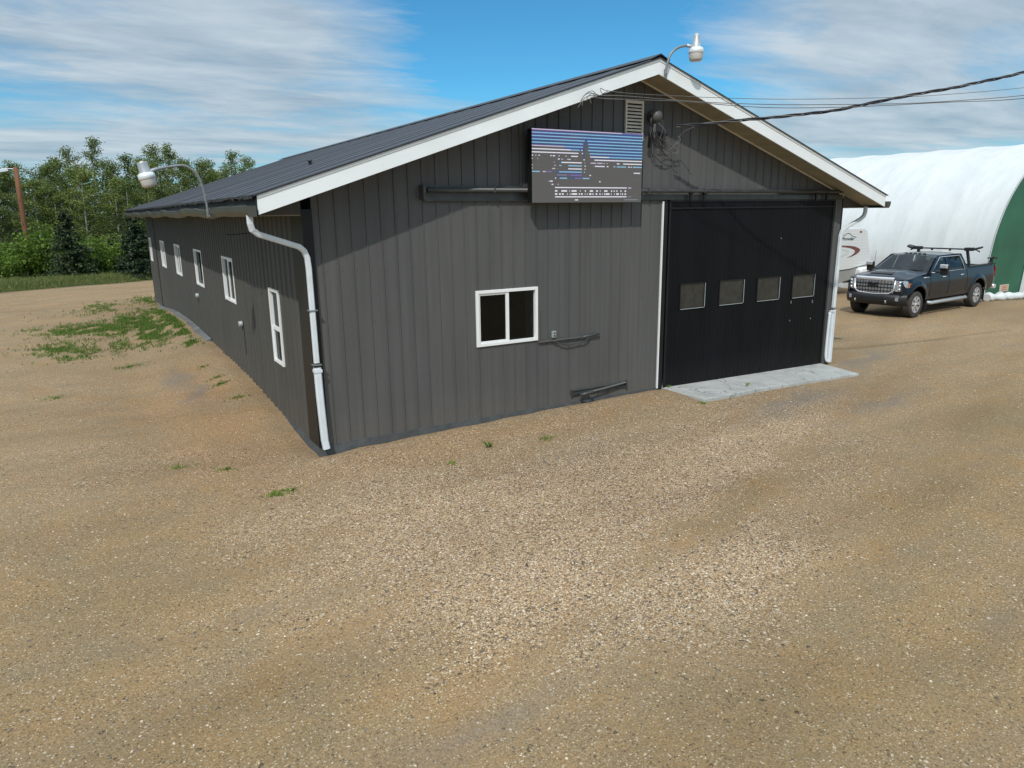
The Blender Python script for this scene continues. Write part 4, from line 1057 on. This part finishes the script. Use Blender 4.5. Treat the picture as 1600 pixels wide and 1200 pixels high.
# side structure, pillars as painted strips around the glass
for sd in (1, -1):
    mb = MB()

    def pt(x, z_, off=0):
        t = (z_-1.36)/(1.86-1.36); return (x, sd*(yb+(yr-yb)*max(0, min(1, t))**1.2+off), z_)
    def strip(a, b_): mb.grid([[pt(x, z_) for x, z_ in a], [pt(x, z_) for x, z_ in b_]], 0, False)
    n_ = 6
    A0 = [(4.86-(4.86-4.02)*i/n_, 1.34+(1.875-1.34)*i/n_) for i in range(n_+1)]; A1 = [(4.66-(4.66-3.88)*i/n_, 1.36+(1.81-1.36)*i/n_) for i in range(n_+1)]; strip(A0, A1)
    C0 = [(2.15+(2.36-2.15)*i/n_, 1.34+(1.875-1.34)*i/n_) for i in range(n_+1)]; C1 = [(2.44+(2.52-2.44)*i/n_, 1.36+(1.81-1.36)*i/n_) for i in range(n_+1)]; strip(C0, C1)
    B0 = [(3.46, 1.36+.45*i/n_) for i in range(n_+1)]; B1 = [(3.56, 1.36+.45*i/n_) for i in range(n_+1)]; strip(B0, B1)
    strip([(2.45, 1.81), (3.2, 1.81), (3.9, 1.81)], [(2.36, 1.877), (3.2, 1.885), (4.02, 1.877)])
    mb.build('pillar', M['paint'], K)
    for nm, A2, B2, gm in (('side_window', C1, B0, 'carglass'), ('side_window', B1, A1, 'windscreen')):
        mb = MB(); mb.grid([[pt(x, z_, -.012) for x, z_ in A2], [pt(x, z_, -.012) for x, z_ in B2]], 0, False); mb.build(nm, M[gm], K)
    mb = MB(); tp = [pt(2.42, 1.365, .012), pt(4.68, 1.365, .012), pt(3.9, 1.82, .012), pt(2.55, 1.825, .012), pt(2.46, 1.65, .012), pt(2.42, 1.365, .012)]; mb.tube(tp, .012, 6); mb.build('chrome_trim', M['chrome'], K)
    # door seams and handles
    for x in (2.22, 3.50, 4.72):
        mb = MB(); pts = [(x+(.0 if z_ > .8 else .0), sd*(yside(x, z_)+.003), z_) for z_ in (.62, .8, 1.0, 1.2, 1.35)]; mb.tube(pts, .007, 4); mb.build('door_seam', M['dark'], K)
    for x in (2.62, 3.86):
        mb = MB(); yy = yside(x, 1.18)+.03; mb.tube([(x-.09, sd*(yy-.03), 1.2), (x-.08, sd*yy, 1.2), (x+.08, sd*yy, 1.2), (x+.09, sd*(yy-.03), 1.2)], .016, 8); mb.build('door_handle', M['chrome'], K)
    mb = MB(); mb.tube([(4.85, sd*.985, 1.235), (5.2, sd*.985, 1.24)], .018, 6); mb.build('fender_badge', M['chrome'], K)
    # mirrors
    mb = MB(); mb.prism([(4.44, sd*1.10, 1.30), (4.50, sd*1.10, 1.62), (4.36, sd*1.10, 1.62), (4.32, sd*1.10, 1.30)], (0, sd*.24, 0)); mb.beam((4.42, sd*.9, 1.38), (4.42, sd*1.12, 1.38), .1, .06); mr = mb.build('side_mirror', M['blackplastic'], K, bevel=.02)
    mb = MB(); mb.box(4.41, 4.535, min(sd*1.11, sd*1.335), max(sd*1.11, sd*1.335), 1.51, 1.632); mb.build('cap', M['chrome'], mr, bevel=.02)
    # step bar
    mb = MB(); mb.tube([(2.1, sd*.9, .42), (2.2, sd*1.0, .40), (4.6, sd*1.0, .40), (4.72, sd*.9, .42)], .055, 8); mb.build('running_board', M['alum'], K)
    # wheels
    for c_ in (FWX, RWX):
        mb = MB(); oy = sd*.74
        mb.lathe([(.25, -.13), (.38, -.135), (.415, -.11), (WR, -.06), (WR, .06), (.415, .11), (.385, .135), (.27, .13)], (c_, sd*.86, WR), 'y', 30); wh = mb.build('wheel', M['tyre'], K)
        mb = MB()
        ff = sd*.86+sd*.10
        for k in range(7):
            a = 2*PI*k/7+.3; d1_ = Vector((math.cos(a), 0, math.sin(a))); 
            for da in (-.13, .13):
                e = Vector((math.cos(a+da), 0, math.sin(a+da))); mb.beam(Vector((c_, ff, WR))+d1_*.05, Vector((c_, ff, WR))+e*.25, .042, .03, (0, 1, 0))
        mb.lathe([(.0, sd*.03), (.05, sd*.03), (.06, 0)], (c_, ff, WR), 'y', 14)
        mb.lathe([(.235, sd*.02), (.262, sd*.03), (.262, -sd*.08), (.24, -sd*.10)], (c_, ff, WR), 'y', 28); mb.build('rim', M['chrome'], wh)
        mb = MB(); mb.lathe([(0, -.06*sd), (.25, -.06*sd), (.25, -.2*sd)], (c_, ff, WR), 'y', 20); mb.build('brake_disc', M['blackplastic'], wh)
    mb = MB(); mb.box(4.80, 4.83, min(sd*.76, sd*.98), max(sd*.76, sd*.98), .2, .55); mb.box(.74, .77, min(sd*.76, sd*.98), max(sd*.76, sd*.98), .2, .6); mb.build('mud_flap', M['blackplastic'], K)
    mb = MB(); mb.box(.0, .07, min(sd*.84, sd*.965), max(sd*.84, sd*.965), .98, 1.32); mb.build('tail_light', M['redlamp'], K, bevel=.01)
mb = MB(); mb.grid([[(4.90-.02*abs(t)**2-(.88-.03*abs(t))*u, t*(yb-.03-(yb-yr-.0)*u), 1.36+.07*(1-t*t)*(1-u)+(1.895-1.36)*u-.05*u*abs(t)**2.5) for u in [k/8 for k in range(9)]] for t in [-1+k/8 for k in range(17)]]); mb.build('windshield', M['windscreen'], K)
mb = MB(); mb.grid([[(2.17+.2*u, t*(yb-.03-(yb-yr)*u), 1.36+(1.875-1.36)*u) for u in (0, .3, .7, 1)] for t in (-1, -.5, 0, .5, 1)]); mb.build('rear_window', M['carglass'], K)
mb = MB()
for t in (-.12, .3): mb.tube([(4.88, t, 1.44), (4.80, t+.45, 1.46)], .01, 5)
mb.build('wiper', M['blackplastic'], K)
mb = MB()
for t in (-.3, -.15, 0, .15, .3): mb.lathe([(0, .035), (.05, .02), (.06, 0)], (3.92, t, 1.905), seg=8)
mb.build('cab_light', M['blackplastic'], K)
# bed
mb = MB(); mb.box(.05, 2.12, -.82, .82, .90, .94); mb.box(.05, .1, -.93, .93, .62, 1.38); mb.box(2.06, 2.12, -.9, .9, .9, 1.40)
for sd in (1, -1): mb.box(.1, 2.06, min(sd*.80, sd*.86), max(sd*.80, sd*.86), .9, 1.41)
mb.build('bed', M['blackplastic'], K)
for sd in (1, -1):
    mb = MB(); mb.box(.06, 2.12, min(sd*.79, sd*.955), max(sd*.79, sd*.955), 1.405, 1.45); mb.build('bed_rail', M['blackplastic'], K, bevel=.01)
mb = MB(); mb.tube([(-.08, -.95, .62), (-.12, -.8, .62), (-.12, .8, .62), (-.08, .95, .62)], .08, 8); mb.build('rear_bumper', M['chrome'], K)
# ladder-type carrier: bar over the back of the cab and a low one at the tailgate
rk = MB(); rk.tube([(2.02, -1.0, 2.0), (2.02, 1.0, 2.0)], .026, 8)
for sd in (1, -1): rk.prism([(1.86, sd*.84, 1.44), (1.99, sd*.78, 1.96), (2.12, sd*.78, 1.96), (1.98, sd*.84, 1.44)], (0, sd*.06, 0)); rk.box(1.9, 2.16, min(sd*.74, sd*.98), max(sd*.74, sd*.98), 1.95, 2.06)
for yy in (-.4, .2): rk.box(1.99, 2.05, yy, yy+.06, 1.93, 2.0)
R_ = rk.build('carrier_rack', M['blackplastic'], K, bevel=.02)
for sd in (1, -1):
    mb = MB(); mb.prism([(1.88, sd*1.0, 2.0), (1.9, sd*1.22, 2.05), (2.12, sd*1.2, 2.02), (2.15, sd*1.0, 1.96)], (0, 0, .06)); mb.prism([(1.88, sd*1.02, 1.96), (1.95, sd*1.14, 1.9), (2.0, sd*1.14, 1.94), (2.0, sd*1.0, 1.98)], (0, .03, .02)); mb.build('clamp', M['blackplastic'], R_)
rk = MB(); rk.prism([(.5, .86, 1.44), (.38, .86, 1.60), (.26, .86, 1.60), (.2, .86, 1.44)], (0, .06, 0)); rk.prism([(.1, .82, 1.59), (.5, .82, 1.62), (.5, .82, 1.66), (.1, .82, 1.66)], (0, .18, 0)); rk.beam((.3, .9, 1.62), (.55, 1.05, 1.70), .05, .04)
rk.build('rack_foot', M['blackplastic'], K, bevel=.01)
# cabin interior seen through the glass
for x, y in ((3.55, .4), (3.55, -.4), (2.65, .4), (2.65, -.4)):
    mb = MB(); mb.prism([(x-.12, y-.24, 1.15), (x+.06, y-.24, 1.15), (x-.03, y-.22, 1.62), (x-.16, y-.22, 1.62)], (0, .46, 0)); mb.box(x-.14, x-.05, y-.12, y+.12, 1.62, 1.76); mb.build('car_seat', M['blackplastic'], K, bevel=.03)
mb = MB(); mb.box(4.25, 4.62, -.86, .86, 1.15, 1.36); mb.build('dashboard', M['blackplastic'], K, bevel=.04)
mb = MB(); mb.tube([(4.18+.05*math.sin(t*PI/8), .4+.18*math.cos(t*PI/8), 1.40+.16*math.sin(t*PI/8)) for t in range(17)], .016, 6, cap=False); mb.build('steering_wheel', M['blackplastic'], K)
mb = MB(); mb.tube(curve([(4.7, -.95, 1.35), (4.66, -.95, 1.7), (4.64, -.95, 2.0)]), .006, 5); mb.build('aerial', M['blackplastic'], K)

# ------------------------------------------------------------------ utility pole
r_ = thing('utility_pole', 'reddish brown wooden pole with a small white lamp head, left of the spruces', 'pole', (-5.22, 44, .1), 0)
mb = MB(); mb.tube([(0, 0, -.3), (.03, 0, 2), (.02, 0, 4.5), (.05, 0, 6.45)], [.19, .17, .15, .13], 12); mb.build('post', M['pole_wood'], r_)
mb = MB(); mb.prism([(-.35, -.1, 6.2), (-.98, -.1, 6.08), (-.98, -.1, 6.27), (-.35, -.1, 6.40)], (0, .25, 0)); mb.beam((0, 0, 6.35), (-.55, .03, 6.34), .05, .05); mb.build('lamp_head', M['reflector'], r_, bevel=.02)
mb = MB(); mb.lathe([(0, .0), (.04, .0), (.04, .1), (0, .1)], (.1, -.17, 2.6), 'y', 8); mb.build('insulator', M['white'], r_)

# ------------------------------------------------------------------ vegetation
VR = random.Random(21)


def leafquad(mb, p, s_, mi=0, flat=0.):
    a = Vector((VR.gauss(0, 1), VR.gauss(0, 1), VR.gauss(0, 1)*(1-flat))).normalized(); b_ = a.orthogonal().normalized()
    th = VR.uniform(0, 6.28); c_ = a.cross(b_); u = b_*math.cos(th)+c_*math.sin(th); v = a.cross(u)
    s1_ = s_*VR.uniform(.6, 1.3); n = len(mb.v)
    mb.v += [tuple(p-u*s1_*.5), tuple(p+v*s1_*.32), tuple(p+u*s1_*.5), tuple(p-v*s1_*.32)]; mb.face((n, n+1, n+2, n+3), mi)


def make_aspen(H, leaves, rad):
    tr = MB(); bend = [VR.uniform(-.25, .25), VR.uniform(-.25, .25)]
    P = [Vector((bend[0]*(t**1.5), bend[1]*(t**1.5), H*t)) for t in [i/8 for i in range(9)]]
    tr.tube(P, [.06*(1-.85*i/8)+.008 for i in range(9)], 7)
    cr = MB(); tips = []
    for k in range(22):
        t = .24+.74*(k/21); z_ = H*t; a = VR.uniform(0, 6.28); ln_ = rad*(1.15-.75*t)*VR.uniform(.6, 1.25)
        b0 = Vector((bend[0]*t**1.5, bend[1]*t**1.5, z_)); e = b0+Vector((math.cos(a)*ln_, math.sin(a)*ln_, ln_*VR.uniform(.35, .9)))
        tr.tube([b0, b0.lerp(e, .5)+Vector((0, 0, -.05)), e], [.022, .014, .006], 4); tips.append((b0, e))
    tips.append((Vector(P[-2]), Vector(P[-1])+Vector((0, 0, .3))))
    for k in range(leaves):
        b0, e = tips[VR.randrange(len(tips))]; t = VR.uniform(.25, 1.08)
        p = b0.lerp(e, t)+Vector((VR.gauss(0, .19), VR.gauss(0, .19), VR.gauss(0, .17)))
        leafquad(cr, p, .14)
    return tr, cr


protos = []
for k in range(6):
    tr, cr = make_aspen(VR.uniform(8.6, 10.2), 4200, 1.6)
    a = tr.build('trunk', M['bark'], recalc=False); b_ = cr.build('crown', M['aspen_leaf'], recalc=False)
    protos.append((a, b_))


def plant(name, parts, loc, rz, sc, label, cat, group):
    t = thing(name, label, cat, loc, rz, group); t.scale = sc
    for p in parts:
        c_ = p.copy(); c_.parent = t; COL.objects.link(c_)
    return t


rows_ = [(50.5, 17, .86, .0), (53.5, 19, .98, .5), (57.0, 20, 1.05, .2), (61, 20, 1.12, .7)]
spots = []
for (yy, n_, sc_, off) in rows_:
    for i in range(n_):
        x = -16+36*(i+off)/n_+VR.uniform(-.7, .7); spots.append((x, yy+VR.uniform(-1.3, 1.3)+max(0, x)*.1, sc_))
lab = {0: 'slender pale-trunked aspen in the front row of the grove behind the spruces', 1: 'slender pale-trunked aspen in the middle of the grove behind the spruces', 2: 'tall aspen in the back half of the grove, its top against the sky'}
for i, (x, y, s_) in enumerate(spots):
    hfac = lerp_table([(-16, .85), (-7, .84), (-4, .94), (-1.8, 1.0), (.5, .96), (3.5, 1.02), (6.5, 1.02), (8.5, .92), (11, .86), (20, .85)], x*58/y)*VR.uniform(.74, .90)
    k = 0 if y < 52 else (1 if y < 56 else 2)
    plant('aspen_tree', protos[i % 6], (x, y, 0), VR.uniform(0, 6.28), (VR.uniform(.9, 1.15),)*2+(s_*hfac,), lab[k], 'tree', 'aspens in the grove beyond the drive, '+('front row', 'middle', 'back')[k])
for a, b_ in protos: bpy.data.objects.remove(a); bpy.data.objects.remove(b_)


def make_spruce(H, R0, n):
    tr = MB(); tr.tube([(0, 0, -.1), (0, 0, H*.5), (0, 0, H)], [.12, .07, .01], 8); cr = MB()
    lv = int(H/.17)
    for i in range(lv):
        t = i/lv; z_ = .25+(H-.25)*t; r0 = R0*(1-t)**.85*VR.uniform(.85, 1.12); nb = max(4, int(11*(1-t))+3)
        for k in range(nb):
            a = VR.uniform(0, 6.28); ln_ = r0*VR.uniform(.7, 1.12)+.05; dr = -.22*ln_ if t < .8 else .3*ln_
            m_ = max(6, int(n/lv/nb*(1.6-t)))
            for q in range(m_):
                u = VR.uniform(.1, 1); p = Vector((math.cos(a)*ln_*u, math.sin(a)*ln_*u, z_+dr*u+.1*ln_*u*u))+Vector((VR.gauss(0, .05+.04*ln_*u), VR.gauss(0, .05+.04*ln_*u), VR.gauss(0, .035)))
                leafquad(cr, p, .15, 0, .0)
    return tr, cr


for (x, y, H, R0, lb) in ((-3.0, 38.6, 4.0, 1.55, 'dark spruce standing alone at the edge of the drive, between pole and building'), (.35, 37.6, 3.9, 1.5, 'dark spruce partly hidden by the far corner of the grey building')):
    tr, cr = make_spruce(H, R0, 9000); t = thing('spruce_tree', lb, 'tree', (x, y, 0)); tr.build('trunk', M['spruce_bark'], t, recalc=False); cr.build('crown', M['spruce_leaf'], t, recalc=False)


def make_bush(r, h, n):
    st = MB(); cr = MB(); tips = []
    for k in range(16):
        a = VR.uniform(0, 6.28); q = VR.uniform(.2, 1)*r; e = Vector((math.cos(a)*q, math.sin(a)*q, h*VR.uniform(.55, 1.05)*(1.05-.45*q/r)))
        st.tube([(0, 0, 0), e*.5+Vector((0, 0, .12)), e], [.025, .015, .005], 4); tips.append(e)
    for k in range(n):
        e = tips[VR.randrange(len(tips))]; p = e*VR.uniform(.35, 1.05)+Vector((VR.gauss(0, .16), VR.gauss(0, .16), VR.gauss(0, .14)))
        p.z = max(.05, p.z); leafquad(cr, p, .13)
    return st, cr


bp_ = []
for k in range(4):
    st, cr = make_bush(1.1, 1.9, 1500)
    bp_.append([(st.build('stem', M['spruce_bark'], recalc=False)), cr.build('foliage', M['shrub_leaf'], recalc=False)])
bush = [(-9.6, 41.5, 1.1), (-8.3, 40.4, 1.0), (-7.2, 41.3, 1.05), (-6.3, 39.6, .85), (-4.55, 43.0, 1.5), (-3.9, 41.8, 1.35), (-5.9, 42.6, .9), (-1.35, 40.6, 1.0), (-.7, 41.3, 1.05), (-1.9, 41.6, 1.0), (.1, 41.5, 1.0), (-6.4, 44.6, 1.1), (-8.6, 44.2, 1.15), (1.9, 41, 1.1), (-10.8, 40, 1.1), (-3.0, 44.5, 1.1), (-1.3, 45.5, 1.0), (.8, 44.5, 1.1), (3.6, 43, 1.0), (-12.2, 42, 1.2), (5.4, 42, 1.1)]
for i, (x, y, s_) in enumerate(bush):
    g_ = 'left' if x < -5.5 else ('mid' if x < -2.5 else 'right')
    lb = {'left': 'bright green shrub in the thicket left of the wooden pole', 'mid': 'tall bright green shrub between the wooden pole and the nearer spruce', 'right': 'bright green shrub between the two spruces'}[g_]
    if x > 1.5: lb = 'green shrub beyond the far end of the grey building'; g_ = 'behind'
    plant('shrub', bp_[i % 4], (x, y, 0), VR.uniform(0, 6.28), (s_*1.2, s_*1.2, s_*VR.uniform(1.05, 1.35)), lb, 'shrub', 'green shrubs along the drive, '+g_)
for q in bp_:
    for o in q: bpy.data.objects.remove(o)

# far dark wood: a mass nobody could count
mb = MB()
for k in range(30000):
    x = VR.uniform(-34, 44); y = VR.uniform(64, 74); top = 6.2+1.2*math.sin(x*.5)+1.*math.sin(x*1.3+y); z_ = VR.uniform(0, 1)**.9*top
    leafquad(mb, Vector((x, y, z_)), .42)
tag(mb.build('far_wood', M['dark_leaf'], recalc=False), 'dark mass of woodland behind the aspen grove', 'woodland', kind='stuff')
# dark brush floor beneath the grove
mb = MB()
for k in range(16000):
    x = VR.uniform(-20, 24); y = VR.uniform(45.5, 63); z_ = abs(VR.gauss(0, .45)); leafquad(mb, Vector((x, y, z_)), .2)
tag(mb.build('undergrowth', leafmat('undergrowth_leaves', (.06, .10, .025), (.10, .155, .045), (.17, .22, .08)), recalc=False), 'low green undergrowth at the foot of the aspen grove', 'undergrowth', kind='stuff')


def blade(mb, x, y, h, w, lean=.35):
    a = VR.uniform(0, 6.28); b_ = VR.uniform(0, 6.28); z0 = gh(x, y)-.01; dx_, dy_ = math.cos(a)*w, math.sin(a)*w; lx, ly = math.cos(b_)*h*lean*VR.random()*2, math.sin(b_)*h*lean*VR.random()*2
    n = len(mb.v); mb.v += [(x-dx_, y-dy_, z0), (x+dx_, y+dy_, z0), (x+lx*.4+dx_*.6, y+ly*.4+dy_*.6, z0+h*.6), (x+lx, y+ly, z0+h)]
    mb.face((n, n+1, n+2, n+3))


# verge along the far side of the drive
mb = MB()
for k in range(52000):
    x = VR.uniform(-16, 7); e = 33.9+.42*(x+4.5)+.35*math.sin(x*1.7)
    y = e+abs(VR.gauss(0, 1.6))+VR.uniform(0, 3)*(VR.random() < .5)
    blade(mb, x, y, VR.uniform(.14, .42)*smooth(e-.3, e+1.2, y)+.07, .016)
tag(mb.build('verge_grass', M['dry_grass'], recalc=False), 'rough green grass along the far edge of the drive', 'grass', kind='stuff')

# sparse grass left of the wall: elongated blobs
blobs = []
for px, py, sx, sy, n_ in ((205, 508, .45, 1.5, 2600), (255, 505, .25, 2.2, 2400), (235, 528, .28, 1.0, 1500), (272, 520, .16, 1.3, 1200), (150, 513, .6, .9, 1500), (110, 515, .5, .7, 700), (100, 543, .45, .7, 620), (70, 542, .35, .35, 160), (120, 552, .4, .6, 420), (190, 540, .5, .7, 300), (158, 478, .35, 1.0, 420), (160, 486, .9, .8, 240), (228, 468, .28, .9, 700), (285, 530, .12, .8, 600), (300, 552, .1, .4, 170), (60, 513, .5, .4, 60)):
    p = survey(px, py, 2, 0.05); blobs.append((p.x, p.y, sx, sy, n_))
mb = MB()
for (x0, y0, sx, sy, n_) in blobs:
    for k in range(n_):
        x = VR.gauss(x0, sx); y = VR.gauss(y0, sy)
        if x > -.06 and y < 25.2: continue
        if noise.noise(Vector((x*2.2, y*1.6, 5)))+.6*noise.noise(Vector((x*6, y*5, 2))) < VR.uniform(-.15, .12): continue
        if -.36 < x and 9.6 < y < 21.2: continue
        for q in range(3): blade(mb, x+VR.gauss(0, .04), y+VR.gauss(0, .04), VR.uniform(.04, .11), .011, .5)
tag(mb.build('patchy_grass', M['grass'], recalc=False), 'patchy bright green grass growing through gravel beside the long wall', 'grass', kind='stuff')

weeds = [(431, 772, .085, 150, 'ragged green weed clump in gravel just left of the near building corner'), (457, 765, .06, 40, 'sparse weed sprigs in gravel directly below the building corner'), (345, 594, .09, 150, 'green weed tuft by the side wall, nearer of the pair below the last square window'), (338, 584, .08, 80, 'green weed tuft by the side wall, farther of the pair below the last square window'),
         (371, 612, .08, 90, 'low weed tuft by the side wall, nearest to the near window'), (318, 568, .07, 60, 'thin weed tuft by the side wall, farther along toward the grass'), (202, 573, .20, 260, 'oval clump of grass alone in gravel below the big grass patch'), (86, 622, .13, 100, 'small faint weed clump alone in gravel at far left'),
         (765, 697, .022, 26, 'upright weed in gravel below the white sliding window'), (855, 685, .06, 60, 'low weed clump in gravel below the wall lever'), (705, 723, .04, 30, 'tiny weed sprout in gravel, left of the upright weed'), (1099, 629, .05, 60, 'small weed at the left corner of the concrete apron'), (353, 733, .07, 60, 'small weed tuft in gravel, left of the ragged clump'), (1046, 604, .03, 16, 'tiny weed at the foot of the black sliding door'), (280, 730, .12, 60, 'faint scattered weed patch left of the building corner'),
         (1168, 601, .03, 20, 'tiny weed growing in the joint of the concrete apron')]
for px, py, r0, n_, lb in weeds:
    p = survey(px, py, 2, 0.); p = survey(px, py, 2, gh(p.x, p.y)+.01+(.08 if px in (1046, 1168) else 0)); mb = MB()
    zz = p.z-gh(p.x, p.y) if px in (1046, 1168) else 0
    for k in range(n_):
        a = VR.uniform(0, 6.28); q = abs(VR.gauss(0, r0)); 
        x, y = p.x+math.cos(a)*q*1.5, p.y+math.sin(a)*q
        n0 = len(mb.v); blade(mb, x, y, VR.uniform(.025, .065)*(2.2 if px == 765 else 1), .007, .8)
        for i in range(n0, len(mb.v)): mb.v[i] = (mb.v[i][0]-p.x, mb.v[i][1]-p.y, mb.v[i][2]-gh(p.x, p.y)+0)
    o = mb.build('weed_clump', M['grass'], recalc=False); o.location = (p.x, p.y, gh(p.x, p.y)+zz); tag(o, lb, 'weed')

# ------------------------------------------------------------------ light and sky
to_sun = Vector((-.65, -.678, 1.)).normalized()
elev = math.asin(to_sun.z); azi = math.atan2(to_sun.x, to_sun.y)
sd_ = bpy.data.lights.new('sun', 'SUN'); sd_.energy = 2.9; sd_.angle = math.radians(.9); sd_.color = (1, .965, .90)
so = bpy.data.objects.new('sun', sd_); COL.objects.link(so); so.rotation_euler = to_sun.to_track_quat('Z', 'Y').to_euler()
w = bpy.data.worlds.new('World'); S.world = w; w.use_nodes = True; nt = w.node_tree
bg = nt.nodes['Background']; sk = nt.nodes.new('ShaderNodeTexSky'); sk.sky_type = 'NISHITA'; sk.sun_disc = False
sk.sun_elevation = elev; sk.sun_rotation = azi; sk.altitude = 700; sk.air_density = 1.; sk.dust_density = .3; sk.ozone_density = 2.
tc = nt.nodes.new('ShaderNodeTexCoord'); dv = tc.outputs['Generated']
sx = nt.nodes.new('ShaderNodeSeparateXYZ'); L(nt, dv, sx.inputs[0])
az_ = math_(nt, 'ARCTAN2', sx.outputs[0], sx.outputs[1]); el_ = math_(nt, 'ARCSINE', sx.outputs[2])
# cloud deck: project the direction on a high plane so streaks flatten towards the horizon
zc = math_(nt, 'ADD', math_(nt, 'MAXIMUM', sx.outputs[2], 0.), .07)
cx_ = math_(nt, 'DIVIDE', sx.outputs[0], zc); cy_ = math_(nt, 'DIVIDE', sx.outputs[1], zc)
cv = nt.nodes.new('ShaderNodeCombineXYZ'); L(nt, cx_, cv.inputs[0]); L(nt, cy_, cv.inputs[1])
mp = nt.nodes.new('ShaderNodeMapping'); mp.inputs['Rotation'].default_value = (0, 0, math.radians(20)); mp.inputs['Scale'].default_value = (.42, .9, 1); mp.inputs['Location'].default_value = (3.1, 1.7, 0); L(nt, cv.outputs[0], mp.inputs[0])
wn = nt.nodes.new('ShaderNodeTexNoise'); wn.inputs['Scale'].default_value = .5; wn.inputs['Detail'].default_value = 3; L(nt, mp.outputs[0], wn.inputs[0])
va = nt.nodes.new('ShaderNodeVectorMath'); va.operation = 'MULTIPLY_ADD'; va.inputs[1].default_value = (1.1, 1.1, 1.1); L(nt, wn.outputs['Color'], va.inputs[0]); L(nt, mp.outputs[0], va.inputs[2])
f1 = noise_(nt, va.outputs[0], .9, 9, .66); f2 = noise_(nt, va.outputs[0], 2.6, 7, .6)


def blob(a0, e0, ra, re, amp):
    da = math_(nt, 'DIVIDE', math_(nt, 'SUBTRACT', az_, math.radians(a0)), math.radians(ra)); de = math_(nt, 'DIVIDE', math_(nt, 'SUBTRACT', el_, math.radians(e0)), math.radians(re))
    q = math_(nt, 'ADD', math_(nt, 'MULTIPLY', da, da), math_(nt, 'MULTIPLY', de, de)); return math_(nt, 'MULTIPLY', math_(nt, 'EXPONENT', math_(nt, 'MULTIPLY', q, -1.)), amp)


bias = math_(nt, 'ADD', blob(34, 12, 12, 5, -.42), blob(14, 12, 13, 6, .17))
bias = math_(nt, 'ADD', bias, blob(57, 13, 10, 4.5, .22)); bias = math_(nt, 'ADD', bias, blob(60, 5.5, 14, 1.6, .12)); bias = math_(nt, 'ADD', bias, blob(22, 15, 8, 2, -.10))
hi_ = N(nt, 'ShaderNodeMapRange'); L(nt, el_, hi_.inputs[0])  # overhead clouds out of view, thickened and brightened as added fill light
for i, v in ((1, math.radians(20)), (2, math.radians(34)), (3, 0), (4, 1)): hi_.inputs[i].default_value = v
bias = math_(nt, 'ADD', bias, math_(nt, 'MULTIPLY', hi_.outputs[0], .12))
bias = math_(nt, 'ADD', bias, blob(2, 4.5, 14, 1.3, .14)); bias = math_(nt, 'ADD', bias, blob(48, 8, 5, 1.2, -.15))
cover = math_(nt, 'ADD', math_(nt, 'ADD', math_(nt, 'MULTIPLY', f1, .68), math_(nt, 'MULTIPLY', f2, .32)), bias)
mask = ramp(nt, cover, [(.35, (0, 0, 0)), (.45, (.42, .42, .42)), (.60, (.9, .9, .9))]).outputs[0]
shade = ramp(nt, f2, [(.3, (3.1, 4.1, 5.0)), (.68, (5.8, 6.5, 7.0))]).outputs[0]
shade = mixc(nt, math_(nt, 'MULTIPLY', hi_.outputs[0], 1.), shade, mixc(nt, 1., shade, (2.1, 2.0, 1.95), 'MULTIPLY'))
sky = mixc(nt, 1., sk.outputs[0], (.36, .93, 1.13), 'MULTIPLY')
haze = N(nt, 'ShaderNodeMapRange'); L(nt, el_, haze.inputs[0])
for i, v in ((1, 0), (2, .16), (3, .6), (4, 0)): haze.inputs[i].default_value = v
sky = mixc(nt, haze.outputs[0], sky, (2.6, 4.9, 6.3))
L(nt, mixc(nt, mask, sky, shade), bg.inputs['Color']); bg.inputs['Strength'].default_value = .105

S.view_settings.view_transform = 'Standard'; S.view_settings.look = 'None'; S.view_settings.exposure = 0; S.view_settings.gamma = 1
S.render.engine = 'CYCLES'; S.cycles.max_bounces = 8; S.cycles.transparent_max_bounces = 16
